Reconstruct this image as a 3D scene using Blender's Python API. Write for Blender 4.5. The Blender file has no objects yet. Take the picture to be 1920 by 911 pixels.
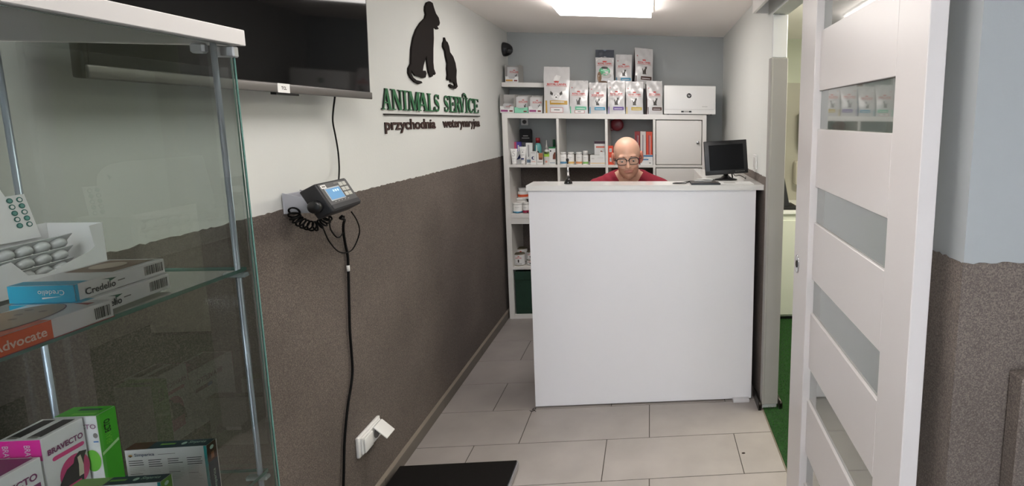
import bpy, bmesh, math, random
import numpy as np
from mathutils import Vector, Matrix
random.seed(7)
sc = bpy.context.scene
COL = sc.collection
# ------------------------------------------------------------------ camera
FPX, CX, CY = 967.34, 1308.21, 352.47
def cam_matrix(a, b, c):
    ca, sa, cb, sb, cc, s3 = math.cos(a), math.sin(a), math.cos(b), math.sin(b), math.cos(c), math.sin(c)
    yaw = Matrix(((ca, sa, 0), (-sa, ca, 0), (0, 0, 1)))
    B = Matrix(((1, 0, 0), (0, 0, 1), (0, 1, 0)))
    P = Matrix(((1, 0, 0), (0, cb, -sb), (0, sb, cb)))
    R = Matrix(((cc, s3, 0), (-s3, cc, 0), (0, 0, 1)))
    return R @ P @ B @ yaw                     # rows: right, up, forward
RC = cam_matrix(-.0924207, -.13053, .0091331)
CAM = Vector((0, 0, 1.485))
cam = bpy.data.cameras.new('camera'); camo = bpy.data.objects.new('camera', cam); COL.objects.link(camo)
r0, u0, f0 = RC[0], RC[1], RC[2]
camo.matrix_world = Matrix(((r0[0], u0[0], -f0[0], CAM.x), (r0[1], u0[1], -f0[1], CAM.y), (r0[2], u0[2], -f0[2], CAM.z), (0, 0, 0, 1)))
cam.sensor_width = 36; cam.lens = FPX / 1920 * 36
cam.shift_x = (960 - CX) / 1920; cam.shift_y = (CY - 455.5) / 1920
cam.clip_start = .02
sc.camera = camo
# ------------------------------------------------------------------ light
sc.view_settings.view_transform = 'Standard'; sc.view_settings.look = 'None'
sc.view_settings.gamma = 1; sc.view_settings.exposure = 0.12
sc.view_settings.use_curve_mapping = False
LAMP_STRENGTH = 9.8          # ceiling panel above the desk
LAMP_FRONT = 10.0            # ceiling panel beside the sliding door
FILL_REAR = 15.0             # unseen panel added behind the camera as fill light
SIDE_LAMP = 27.0              # panel in the side room
DAYLIGHT = 300.0              # area light for daylight, in an unseen window added behind the camera
world = bpy.data.worlds.new('world'); sc.world = world; world.use_nodes = True
bg = world.node_tree.nodes['Background']; bg.inputs[0].default_value = (.75, .85, 1, 1); bg.inputs[1].default_value = 1.0
al = bpy.data.lights.new('window_daylight', 'AREA'); al.shape = 'RECTANGLE'; al.size = 1.9; al.size_y = 1.75
al.energy = DAYLIGHT; al.color = (.80, .88, 1.0)
alo = bpy.data.objects.new('window_daylight', al); COL.objects.link(alo)
alo.location = (.1, -1.56, 1.15); alo.rotation_euler = (math.radians(-90), 0, 0)
# ------------------------------------------------------------------ helpers
def ray(px, py):
    d = Vector(((px - CX) / FPX, -(py - CY) / FPX, 1.0)); return RC.transposed() @ d
def P(px, py, ax, val):
    """point of the place seen at a pixel, on the plane axis=val"""
    d = ray(px, py); t = (val - CAM[ax]) / d[ax]; return CAM + d * t
def lin(c):
    return tuple(((x / 255) / 12.92 if x / 255 <= .04045 else ((x / 255 + .055) / 1.055) ** 2.4) for x in c[:3]) + (1,)
MATS = {}
def M(name, col=(200, 200, 200), rough=.5, metal=0, bump=0, bscale=200, var=0, vscale=5, emit=0, coat=0, spec=.5, ecol=None, alpha=1, trans=0):
    if name in MATS: return MATS[name]
    m = bpy.data.materials.new(name); m.use_nodes = True; nt = m.node_tree; b = nt.nodes['Principled BSDF']
    b.inputs['Base Color'].default_value = lin(col); b.inputs['Roughness'].default_value = rough
    b.inputs['Metallic'].default_value = metal; b.inputs['Specular IOR Level'].default_value = spec
    b.inputs['Coat Weight'].default_value = coat; b.inputs['Coat Roughness'].default_value = .08
    b.inputs['Transmission Weight'].default_value = trans
    if emit:
        b.inputs['Emission Color'].default_value = lin(ecol or col); b.inputs['Emission Strength'].default_value = emit
    if bump or var:
        tc = nt.nodes.new('ShaderNodeTexCoord')
        if var:
            n = nt.nodes.new('ShaderNodeTexNoise'); n.inputs['Scale'].default_value = vscale; n.inputs['Detail'].default_value = 5
            nt.links.new(tc.outputs['Object'], n.inputs['Vector'])
            r = nt.nodes.new('ShaderNodeMapRange'); r.inputs['From Min'].default_value = .3; r.inputs['From Max'].default_value = .7
            r.inputs['To Min'].default_value = 1 - var; r.inputs['To Max'].default_value = 1 + var
            nt.links.new(n.outputs['Fac'], r.inputs['Value'])
            x = nt.nodes.new('ShaderNodeVectorMath'); x.operation = 'SCALE'; x.inputs[0].default_value = lin(col)[:3]
            nt.links.new(r.outputs[0], x.inputs['Scale']); nt.links.new(x.outputs[0], b.inputs['Base Color'])
        if bump:
            n2 = nt.nodes.new('ShaderNodeTexNoise'); n2.inputs['Scale'].default_value = bscale; n2.inputs['Detail'].default_value = 3
            nt.links.new(tc.outputs['Object'], n2.inputs['Vector'])
            bp = nt.nodes.new('ShaderNodeBump'); bp.inputs['Strength'].default_value = bump; bp.inputs['Distance'].default_value = .01
            nt.links.new(n2.outputs['Fac'], bp.inputs['Height']); nt.links.new(bp.outputs[0], b.inputs['Normal'])
    MATS[name] = m; return m
def glass_mat(name, tint, gloss=1.0, rough=0.0):
    m = bpy.data.materials.new(name); m.use_nodes = True; nt = m.node_tree; nt.nodes.clear()
    o = nt.nodes.new('ShaderNodeOutputMaterial'); t = nt.nodes.new('ShaderNodeBsdfTransparent'); g = nt.nodes.new('ShaderNodeBsdfGlossy')
    t.inputs[0].default_value = (*tint, 1); g.inputs['Roughness'].default_value = rough
    lw = nt.nodes.new('ShaderNodeFresnel'); lw.inputs[0].default_value = 1.5
    ml = nt.nodes.new('ShaderNodeMath'); ml.operation = 'MULTIPLY'; ml.inputs[1].default_value = gloss; ml.use_clamp = True
    mx = nt.nodes.new('ShaderNodeMixShader'); nt.links.new(lw.outputs[0], ml.inputs[0]); nt.links.new(ml.outputs[0], mx.inputs[0])
    nt.links.new(t.outputs[0], mx.inputs[1]); nt.links.new(g.outputs[0], mx.inputs[2]); nt.links.new(mx.outputs[0], o.inputs[0])
    MATS[name] = m; return m
class Fr:
    """local 2D frame on a real surface: x along U, y along V, offset along N"""
    def __init__(s, O, U, V):
        s.O = Vector(O); s.U = Vector(U).normalized(); s.V = Vector(V).normalized(); s.N = s.U.cross(s.V).normalized()
    def pt(s, x, y, o=0): return s.O + s.U * x + s.V * y + s.N * o
class MB:
    def __init__(s): s.v = []; s.f = []; s.m = []; s.s = []; s.mats = []
    def mi(s, mat):
        if mat not in s.mats: s.mats.append(mat)
        return s.mats.index(mat)
    def add(s, vs, fs, mat, smooth=False):
        o = len(s.v); s.v += [tuple(v) for v in vs]; i = s.mi(mat)
        for f in fs: s.f.append([o + k for k in f]); s.m.append(i); s.s.append(smooth)
        return s
    def box(s, x0, x1, y0, y1, z0, z1, mat, bev=0, M4=None, seg=1):
        if not bev:
            vs = [Vector((x, y, z)) for x in (x0, x1) for y in (y0, y1) for z in (z0, z1)]
            fs = [(0, 1, 3, 2), (4, 6, 7, 5), (0, 4, 5, 1), (2, 3, 7, 6), (0, 2, 6, 4), (1, 5, 7, 3)]
            if M4: vs = [M4 @ v for v in vs]
            return s.add(vs, fs, mat)
        bm = bmesh.new(); bmesh.ops.create_cube(bm, size=1)
        bmesh.ops.scale(bm, vec=(x1 - x0, y1 - y0, z1 - z0), verts=bm.verts)
        bmesh.ops.bevel(bm, geom=bm.edges[:], offset=min(bev, .45 * min(x1 - x0, y1 - y0, z1 - z0)), segments=seg, profile=.5, affect='EDGES')
        c = Vector(((x0 + x1) / 2, (y0 + y1) / 2, (z0 + z1) / 2)); bm.verts.index_update()
        vs = [v.co + c for v in bm.verts]
        if M4: vs = [M4 @ v for v in vs]
        s.add(vs, [[v.index for v in f.verts] for f in bm.faces], mat, seg > 1); bm.free(); return s
    def lathe(s, prof, mat, c=(0, 0, 0), n=20, M4=None, smooth=True):
        """prof: (r,z) pairs or (r,z,mat) to switch the material for the band that starts there"""
        M4 = M4 or Matrix.Translation(Vector(c)); vs = []
        for p in prof:
            for k in range(n):
                a = 2 * math.pi * k / n; vs.append(M4 @ Vector((p[0] * math.cos(a), p[0] * math.sin(a), p[1])))
        o = len(s.v); s.v += [tuple(v) for v in vs]; cur = mat
        for i in range(len(prof) - 1):
            if len(prof[i]) > 2: cur = prof[i][2]
            j = s.mi(cur)
            for k in range(n):
                k2 = (k + 1) % n; s.f.append([o + i * n + k, o + i * n + k2, o + (i + 1) * n + k2, o + (i + 1) * n + k]); s.m.append(j); s.s.append(smooth)
        for i, rev in ((0, True), (len(prof) - 1, False)):
            if prof[i][0] > 1e-5:
                f = [o + i * n + k for k in range(n)]; s.f.append(f[::-1] if rev else f); s.m.append(s.mi(cur if i else mat)); s.s.append(False)
        return s
    def tube(s, path, r, mat, n=8, closed=False):
        path = [Vector(p) for p in path]; L = len(path); vs = []; up = Vector((.3, .2, 1)).normalized()
        prev = None
        for i, p in enumerate(path):
            a = path[(i - 1) % L] if (closed or i > 0) else p; b = path[(i + 1) % L] if (closed or i < L - 1) else p
            t = (b - a).normalized()
            if prev is None: x = t.cross(up if abs(t.dot(up)) < .95 else Vector((1, 0, 0))).normalized()
            else: x = (prev - t * prev.dot(t)).normalized()
            prev = x; y = t.cross(x); rr = r[i] if isinstance(r, (list, tuple)) else r
            for k in range(n):
                an = 2 * math.pi * k / n; vs.append(p + x * (rr * math.cos(an)) + y * (rr * math.sin(an)))
        fs = []
        for i in range(L if closed else L - 1):
            j = (i + 1) % L
            for k in range(n):
                k2 = (k + 1) % n; fs.append((i * n + k, i * n + k2, j * n + k2, j * n + k))
        if not closed: fs += [tuple(range(n))[::-1], tuple((L - 1) * n + k for k in range(n))]
        return s.add(vs, fs, mat, True)
    def ext(s, pts, F, t, mat, side=None, o=0):
        """polygon (list of 2D points in frame F) extruded by t along N"""
        n = len(pts); a = sum(pts[i][0] * pts[(i + 1) % n][1] - pts[(i + 1) % n][0] * pts[i][1] for i in range(n))
        if a < 0: pts = pts[::-1]
        vf = [F.pt(x, y, o + t) for x, y in pts]
        s.add(vf, [list(range(n))], mat)
        if t:
            vb = [F.pt(x, y, o) for x, y in pts]
            s.add(vb + vf, [(i, (i + 1) % n, n + (i + 1) % n, n + i) for i in range(n)] + [list(range(n))[::-1]], side or mat)
        return s
    def rect(s, F, x0, y0, x1, y1, mat, o=.0004, nx=1, ny=1):
        vs = [F.pt(x0 + (x1 - x0) * i / nx, y0 + (y1 - y0) * j / ny, o) for j in range(ny + 1) for i in range(nx + 1)]
        fs = [(j * (nx + 1) + i, j * (nx + 1) + i + 1, (j + 1) * (nx + 1) + i + 1, (j + 1) * (nx + 1) + i) for j in range(ny) for i in range(nx)]
        return s.add(vs, fs, mat)
    def poly(s, F, pts, mat, o=.0006): return s.ext(pts, F, 0, mat, o=o)
    def disc(s, F, x, y, rx, ry, mat, o=.0006, n=20, a0=0, a1=360):
        pts = [(x + rx * math.cos(math.radians(a0 + (a1 - a0) * k / n)), y + ry * math.sin(math.radians(a0 + (a1 - a0) * k / n))) for k in range(n)]
        return s.poly(F, pts, mat, o)
    def text(s, F, string, x0, y0, x1, y1, mat, o=.0009, bold=0, t=0, side=None, rot=0, italic=0, hmax=None):
        vs, fs = glyphs(string, bold)
        if not vs: return s
        X = [v[0] for v in vs]; Y = [v[1] for v in vs]; ax, bx, ay, by = min(X), max(X), min(Y), max(Y)
        w, h = bx - ax, max(by - ay, 1e-6); out = []
        for x, y in vs:
            u, v = (x - ax) / w, (y - ay) / h
            if rot == 90: u, v = 1 - v, u
            elif rot == -90: u, v = v, 1 - u
            elif rot == 180: u, v = 1 - u, 1 - v
            out.append((x0 + (x1 - x0) * (u + italic * (v - .5)), y0 + (y1 - y0) * v))
        if not t: return s.add([F.pt(a, b, o) for a, b in out], fs, mat)
        s.add([F.pt(a, b, o + t) for a, b in out], fs, mat)
        cnt = {}
        for f in fs:
            for i in range(len(f)):
                e = (f[i], f[(i + 1) % len(f)]); cnt[tuple(sorted(e))] = cnt.get(tuple(sorted(e)), 0) + 1
        ed = [(f[i], f[(i + 1) % len(f)]) for f in fs for i in range(len(f)) if cnt[tuple(sorted((f[i], f[(i + 1) % len(f)])))] == 1]
        n = len(out)
        s.add([F.pt(a, b, o) for a, b in out] + [F.pt(a, b, o + t) for a, b in out], [(a, b, n + b, n + a) for a, b in ed], side or mat)
        return s
    def build(s, name, parent=None, origin=None, label=None, cat=None, group=None, kind=None):
        me = bpy.data.meshes.new(name); org = Vector(origin) if origin is not None else (parent_loc(parent) if parent else Vector((0, 0, 0)))
        me.from_pydata([Vector(v) - org for v in s.v], [], s.f)
        for m in s.mats: me.materials.append(m)
        me.polygons.foreach_set('material_index', s.m); me.polygons.foreach_set('use_smooth', s.s); me.update()
        o = bpy.data.objects.new(name, me); COL.objects.link(o)
        if parent: o.parent = parent; o.location = org - parent_loc(parent)
        else: o.location = org
        return tag(o, label, cat, group, kind)
def parent_loc(o):
    l = Vector(o.location)
    while o.parent: o = o.parent; l = l + o.location
    return l
def tag(o, label=None, cat=None, group=None, kind=None):
    if label: o['label'] = label
    if cat: o['category'] = cat
    if group: o['group'] = group
    if kind: o['kind'] = kind
    return o
def thing(name, loc, label, cat, group=None, kind=None):
    o = bpy.data.objects.new(name, None); o.empty_display_size = .05; COL.objects.link(o); o.location = loc
    return tag(o, label, cat, group, kind)
_G = {}
def glyphs(string, bold=0):
    k = (string, bold)
    if k in _G: return _G[k]
    cu = bpy.data.curves.new('t', 'FONT'); cu.body = string; cu.size = 1; cu.resolution_u = 3; cu.offset = bold; cu.fill_mode = 'FRONT'
    ob = bpy.data.objects.new('t', cu); COL.objects.link(ob); bpy.context.view_layer.update()
    me = bpy.data.meshes.new_from_object(ob.evaluated_get(bpy.context.evaluated_depsgraph_get()))
    bm = bmesh.new(); bm.from_mesh(me); bmesh.ops.remove_doubles(bm, verts=bm.verts, dist=1e-5); bm.verts.index_update()
    vs = [(v.co.x, v.co.y) for v in bm.verts]; fs = []
    for f in bm.faces:
        idx = [v.index for v in f.verts]
        if f.normal.z < 0: idx.reverse()
        fs.append(idx)
    bm.free(); bpy.data.objects.remove(ob); bpy.data.curves.remove(cu); bpy.data.meshes.remove(me)
    _G[k] = (vs, fs); return _G[k]
def smooth_path(pts, n=6):
    pts = [Vector(p) for p in pts]; out = []
    for i in range(len(pts) - 1):
        p0, p1, p2, p3 = pts[max(i - 1, 0)], pts[i], pts[i + 1], pts[min(i + 2, len(pts) - 1)]
        for k in range(n):
            t = k / n; out.append(.5 * ((2 * p1) + (p2 - p0) * t + (2 * p0 - 5 * p1 + 4 * p2 - p3) * t * t + (3 * p1 - p0 - 3 * p2 + p3) * t ** 3))
    out.append(pts[-1]); return out
# ------------------------------------------------------------------ shared materials
WHITE = M('white_paint', (214, 215, 211), .75, var=.02, vscale=2, bump=.05, bscale=90)
CEILM = M('ceiling_paint', (249, 243, 238), .85, bump=.04, bscale=60)
def plaster():
    m = M('stone_plaster', (96, 88, 82), .9); nt = m.node_tree; b = nt.nodes['Principled BSDF']; tc = nt.nodes.new('ShaderNodeTexCoord')
    v = nt.nodes.new('ShaderNodeTexVoronoi'); v.inputs['Scale'].default_value = 420; nt.links.new(tc.outputs['Object'], v.inputs['Vector'])
    n = nt.nodes.new('ShaderNodeTexNoise'); n.inputs['Scale'].default_value = 260; n.inputs['Detail'].default_value = 6; nt.links.new(tc.outputs['Object'], n.inputs['Vector'])
    n3 = nt.nodes.new('ShaderNodeTexNoise'); n3.inputs['Scale'].default_value = 3; nt.links.new(tc.outputs['Object'], n3.inputs['Vector'])
    sep = nt.nodes.new('ShaderNodeSeparateColor'); nt.links.new(v.outputs['Color'], sep.inputs[0])
    mx = nt.nodes.new('ShaderNodeMath'); mx.operation = 'ADD'; nt.links.new(sep.outputs[0], mx.inputs[0]); nt.links.new(n.outputs['Fac'], mx.inputs[1])
    m3 = nt.nodes.new('ShaderNodeMath'); m3.operation = 'ADD'; nt.links.new(mx.outputs[0], m3.inputs[0]); nt.links.new(n3.outputs['Fac'], m3.inputs[1])
    cr = nt.nodes.new('ShaderNodeValToRGB'); nt.links.new(m3.outputs[0], cr.inputs['Fac'])
    mr = nt.nodes.new('ShaderNodeMapRange'); mr.inputs['From Min'].default_value = .7; mr.inputs['From Max'].default_value = 2.2
    nt.links.new(m3.outputs[0], mr.inputs['Value']); nt.links.new(mr.outputs[0], cr.inputs['Fac'])
    cr.color_ramp.elements[0].color = lin((78, 70, 65)); cr.color_ramp.elements[1].color = lin((128, 117, 109))
    e = cr.color_ramp.elements.new(.5); e.color = lin((98, 89, 83)); nt.links.new(cr.outputs[0], b.inputs['Base Color'])
    bp = nt.nodes.new('ShaderNodeBump'); bp.inputs['Strength'].default_value = .5; bp.inputs['Distance'].default_value = .003
    nt.links.new(mx.outputs[0], bp.inputs['Height']); nt.links.new(bp.outputs[0], b.inputs['Normal']); return m
PLASTER = plaster()
LAM = M('white_laminate', (226, 223, 218), .32)
LAMB = M('white_desk_board', (233, 231, 233), .28, var=.015, vscale=1.5)
GLOSSW = M('gloss_white', (236, 234, 230), .12, coat=.4)
DOORW = M('door_white', (206, 201, 199), .35)
GREYP = M('grey_post_paint', (160, 157, 152), .7, var=.04, vscale=4)
BLACK = M('black_plastic', (18, 18, 20), .35)
BLACKM = M('black_matte', (14, 14, 15), .7)
CABLE = M('black_rubber', (8, 8, 8), .6, spec=.2)
CARD = M('white_carton', (222, 222, 220), .45)
CARDG = M('grey_carton', (176, 174, 170), .55)
PLAST = M('white_plastic', (232, 231, 228), .3)
STEEL = M('brushed_steel', (190, 192, 195), .28, metal=1)
CHROME = M('chrome', (215, 215, 218), .08, metal=1)
DARKMET = M('dark_steel', (70, 66, 62), .35, metal=.8)
GREEN = M('sign_green', (38, 104, 62), .5)
SIGNB = M('sign_black', (28, 22, 20), .8, spec=.2)
TILEM = M('floor_tile', (157, 150, 146), .42, var=.10, vscale=4.5, bump=.04, bscale=30)
GROUT = M('grout', (72, 66, 61), .9)
PEN = M('navy_print', (40, 48, 72), .5)
def C(name, rgb, rough=.4, **k): return M('print_' + name, rgb, rough, **k)
# ------------------------------------------------------------------ setting
XW, YB, ZC = -1.08, 4.15, 2.135
YR = -1.6
DZ = 1.212
mb = MB()
def ragged(y0, y1, n, f):
    return [(y0 + (y1 - y0) * i / n, f) for i in range(n + 1)]
# left wall: painted slab with a proud band of coarse plaster
mb.box(XW - .12, XW, YR, YB + .1, 0, ZC, WHITE)
def plaster_band(mb, F, L, h, t=.004, step=.012):
    rnd = random.Random(int(L * 1000)); n = int(L / step); top = []
    for i in range(n + 1): top.append((L * i / n, h + rnd.uniform(-.0025, .0025)))
    mb.ext([(0, 0)] + top + [(L, 0)], F, t, PLASTER)
plaster_band(mb, Fr((XW, YR, 0), (0, 1, 0), (0, 0, 1)), YB - YR, DZ)
mb.build('wall_left', kind='structure')
GREYW = M('grey_wall_paint', (158, 162, 163), .75, var=.02, vscale=2, bump=.05, bscale=90)
mb = MB(); mb.box(XW - .12, 2.3, YB, YB + .1, 0, ZC, M('grey_back_paint', (168, 171, 170), .75, var=.02, vscale=2, bump=.05, bscale=90))
plaster_band(mb, Fr((XW + .006, YB, 0), (1, 0, 0), (0, 0, 1)), .565 - XW, DZ)
mb.build('wall_back', kind='structure')
mb = MB(); mb.box(XW - .12, 2.3, YR - .12, YB + .1, ZC, ZC + .1, CEILM); mb.build('ceiling', kind='structure')
# floor: staggered tiles with grout
mb = MB(); mb.box(XW - .12, 2.3, YR - .12, YB + .1, -.1, -.0015, GROUT)
k0 = int(math.floor((YR - 1.987) / .284)); g = .0018
for k in range(k0, 8):
    ya = 1.987 + k * .284; yb = ya + .284; ph = .394 if k % 2 == 0 else -.008
    x = ph - 6 * .6
    while x < 2.0:
        xa, xb = max(x, XW), min(x + .6, .577 if ya > .9 else 1.75); yy0 = max(ya, YR); yy1 = min(yb, YB)
        if xb - xa > .01 and yy1 > yy0:
            mb.box(xa + g, xb - g, yy0 + g, yy1 - g, -.02, 0, TILEM, bev=.0008)
        x += .6
mb.build('floor', kind='structure')
# tile skirting along the left wall
mb = MB(); SK = M('skirting_tile', (104, 97, 90), .45, var=.05); SKT = M('skirting_top', (138, 128, 116), .6)
y = YR
while y < YB - .01:
    y1 = min(y + .6, YB); mb.box(XW + .004, XW + .022, y + .001, y1 - .001, 0, .054, SK, bev=.001)
    mb.box(XW + .004, XW + .0215, y, y1, .054, .0565, SKT); y = y1
mb.build('baseboard_left', kind='structure')
# right partition, lintel, near stub, front wall on the right
mb = MB(); mb.box(.577, .652, 2.475, YB, 0, ZC, WHITE)
plaster_band(mb, Fr((.577, YB - .006, 0), (0, -1, 0), (0, 0, 1)), YB - 2.481, 1.205)
mb.box(.577, .652, 1.10, 2.475, 1.985, ZC, WHITE)
mb.box(.610, .70, .93, 1.10, 0, ZC, GREYW)
plaster_band(mb, Fr((.610, 1.10, 0), (0, -1, 0), (0, 0, 1)), .17, DZ)
mb.build('wall_right', kind='structure')
mb = MB(); mb.box(.70, 2.3, .93, 1.02, 0, ZC, GREYW)
plaster_band(mb, Fr((.6065, .9305, 0), (1, 0, 0), (0, 0, 1)), 1.2, DZ)
mb.build('wall_front', kind='structure')
mb = MB(); mb.box(1.75, 1.85, YR, .93, 0, ZC, WHITE)
plaster_band(mb, Fr((1.75, .92, 0), (0, -1, 0), (0, 0, 1)), .92 - YR, DZ); mb.build('wall_street_side', kind='structure')
mb = MB()
for a in ((XW - .12, -.9, 0, ZC), (1.1, 1.85, 0, ZC), (-.9, 1.1, 0, .25), (-.9, 1.1, 2.05, ZC)):
    mb.box(a[0], a[1], YR - .1, YR, a[2], a[3], WHITE)
mb.build('wall_rear', kind='structure')
mb = MB()
for a in ((-.9, -.84, .25, 2.05), (1.04, 1.1, .25, 2.05), (-.84, 1.04, .25, .31), (-.84, 1.04, 1.99, 2.05), (.07, .13, .31, 1.99)):
    mb.box(a[0], a[1], YR - .08, YR - .02, a[2], a[3], PLAST, bev=.004)
w1 = mb.build('unseen_window_1', kind='structure')  # unseen window, added as the opening for daylight from behind
# post at the end of the partition: grey cladding below, pale box above
mb = MB(); mb.box(.574, .654, 2.458, 2.475, .03, 1.782, GREYP, bev=.002); mb.box(.570, .582, 2.455, 2.50, .03, 1.782, GREYP, bev=.002)
mb.build('trim_1', kind='structure')
mb = MB(); mb.box(.578, .648, 2.462, 2.475, 1.784, 1.98, M('pale_post', (222, 222, 222), .6), bev=.002); mb.build('trim_2', kind='structure')
mb = MB()
for x0 in (.553, .662):
    mb.box(x0, x0 + .004, 2.455, 2.60, .004, .05, DARKMET); mb.box(x0 + .012, x0 + .016, 2.455, 2.60, .004, .03, DARKMET)
    mb.box(x0, x0 + .016, 2.455, 2.60, 0, .004, DARKMET); mb.tube([(x0 + .009, 2.452, .034), (x0 + .009, 2.60, .034)], .008, DARKMET)
mb.build('trim_3', kind='structure')
# threshold strip between tiles and artificial grass
mb = MB(); mb.box(.575, .581, 1.02, 2.47, -.01, .002, M('threshold', (120, 112, 98), .4)); mb.build('trim_4', kind='structure')
# side room shell
SIDEW = M('side_wall_green_grey', (200, 204, 188), .8); SIDET = M('side_wall_tile', (168, 164, 150), .4)
mb = MB(); mb.box(2.2, 2.3, 1.02, YB, 0, ZC, SIDEW); mb.box(.652, 2.2, YB - .012, YB, 0, 1.79, SIDET)
mb.box(.652, 2.2, YB - .006, YB, 1.79, ZC, SIDEW)
mb.build('wall_side_room', kind='structure')
mb = MB(); mb.box(.582, 2.2, 1.02, YB - .012, -.0012, .004, M('grass_base', (30, 74, 24), .95, var=.35, vscale=120, bump=.8, bscale=500))
GR = M('grass_blade', (50, 108, 36), .8); rnd = random.Random(3)
vs = []; fs = []
for i in range(26000):
    x = rnd.uniform(.584, 1.35); y = rnd.uniform(1.7, 3.7); h = rnd.uniform(.006, .013); a = rnd.uniform(0, 6.28); w = .0012
    dx, dy = math.cos(a) * w, math.sin(a) * w; lx, ly = rnd.uniform(-.005, .005), rnd.uniform(-.005, .005); o = len(vs)
    vs += [(x - dx, y - dy, .003), (x + dx, y + dy, .003), (x + lx, y + ly, .003 + h)]; fs.append((o, o + 1, o + 2))
mb.add(vs, fs, GR)
mb.build('artificial_grass', label='green artificial grass on the floor of the side room', cat='grass', kind='stuff')
mb = MB(); mb.box(.722, 1.75, .885, .925, 0, .99, PLASTER, bev=.003); mb.build('trim_5', kind='structure')
# ceiling light panels
EM = M('led_diffuser', (255, 250, 240), .5, emit=LAMP_STRENGTH, ecol=(255, 250, 246)); EMR = M('added_fill_rear', (255, 250, 240), .5, emit=FILL_REAR, ecol=(255, 250, 246)); EMF = M('led_diffuser_front', (255, 250, 240), .5, emit=LAMP_FRONT, ecol=(255, 250, 246)); EMS = M('led_diffuser_side', (255, 250, 240), .5, emit=SIDE_LAMP, ecol=(255, 250, 232))
LF = M('lamp_frame', (220, 214, 206), .4)
def lamp(x0, x1, y0, y1, label, em=EM):
    t = thing('ceiling_light', ((x0 + x1) / 2, (y0 + y1) / 2, ZC), label, 'ceiling light')
    m = MB(); z0 = ZC - .012
    for a in ((x0, x0 + .012, y0, y1), (x1 - .012, x1, y0, y1), (x0 + .012, x1 - .012, y0, y0 + .012), (x0 + .012, x1 - .012, y1 - .012, y1)): m.box(a[0], a[1], a[2], a[3], z0, ZC - .0005, LF, bev=.001)
    m.build('frame', t); m = MB(); m.box(x0 + .014, x1 - .014, y0 + .014, y1 - .014, ZC - .046, ZC - .0015, em); m.build('diffuser', t)
lamp(-.54, .022, 2.62, 3.215, 'square white light panel in the ceiling above the reception desk')
lamp(-.585, .028, .75, 1.36, 'square white light panel in the ceiling between the display cabinet and the sliding door', EMF)
lamp(-.50, .10, -.95, -.35, 'added fill light panel in the ceiling behind the viewer, near the unseen window', EMR)  # unseen panel, added to brighten faces turned towards the camera
lamp(.95, 1.55, 2.2, 2.8, 'square light panel in the ceiling of the side room', EMS)
# ------------------------------------------------------------------ sliding door (parked half open), its cover board
DA = Vector((.530, .970, 0)); DB = Vector((.555, 1.844, 0)); DU = (DB - DA).normalized(); DN = Vector((-DU.y, DU.x, 0))  # DN to the room
FD = Fr(DA, -DU, (0, 0, 1))   # x runs towards the camera (negative s), N = into the room
if FD.N.x > 0: print('WARN door normal', FD.N)
FROST = M('door_glass', (98, 107, 100), .03, spec=1.0, coat=1.0); FROST.node_tree.nodes['Principled BSDF'].inputs['IOR'].default_value = 1.9
d = thing('door_1', (.55, 1.4, 0), None, None, kind='structure')
DT, Z0, Z1 = .038, .012, 2.0
def dbox(m, s0, s1, z0, z1, mat, o0=-DT, o1=0, bev=.0015):
    M4 = Matrix(((DU.x, FD.N.x, 0, DA.x), (DU.y, FD.N.y, 0, DA.y), (0, 0, 1, 0), (0, 0, 0, 1)))
    m.box(s0, s1, o0, o1, z0, z1, mat, bev=bev, M4=M4)
m = MB(); SW = .135; SE = .70
dbox(m, 0, SW, Z0, Z1, DOORW)
wins = [(1.775, 1.90), (1.46, 1.584), (1.146, 1.268), (.828, .950), (.508, .630), (.19, .312)]
zz = [Z0] + [v for w in sorted(wins) for v in w] + [Z1]
for i in range(0, len(zz), 2): dbox(m, SW, SE, zz[i], zz[i + 1], DOORW)
m.build('rails', d)
m = MB(); dbox(m, SE, .875, Z0, Z1, DOORW, o1=.018, bev=.002); m.build('lock_stile', d)
for w in wins:
    m = MB(); dbox(m, SW + .001, SE - .001, w[0] + .001, w[1] - .001, FROST, o0=-.028, o1=-.008, bev=0); m.build('glass_pane', d)
m = MB(); F2 = Fr(FD.pt(-.822, .968, .018), -DU, (0, 0, 1)); m.disc(F2, 0, 0, .022, .032, CHROME, o=.001)
M4 = Matrix(((F2.U.x, F2.V.x, F2.N.x, F2.O.x), (F2.U.y, F2.V.y, F2.N.y, F2.O.y), (F2.U.z, F2.V.z, F2.N.z, F2.O.z), (0, 0, 0, 1)))
m.lathe([(.026, 0), (.026, .003), (.019, .004), (.017, .0015), (.0, .0015)], CHROME, M4=M4 @ Matrix.Diagonal((.9, 1.3, 1, 1)), n=28)
m.box(-.004, .004, -.012, .012, .0015, .004, BLACKM, M4=M4); m.build('flush_pull', d)
m = MB(); m.box(.500, .514, .95, 2.565, 2.004, ZC, M('cover_board', (226, 222, 218), .4), bev=.001); m.box(.500, .577, 2.565, 2.579, 2.004, ZC, MATS['cover_board'], bev=.001)
m.box(.515, .576, .95, 2.56, 2.10, ZC, DARKMET); m.build('trim_6', kind='structure')
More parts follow.
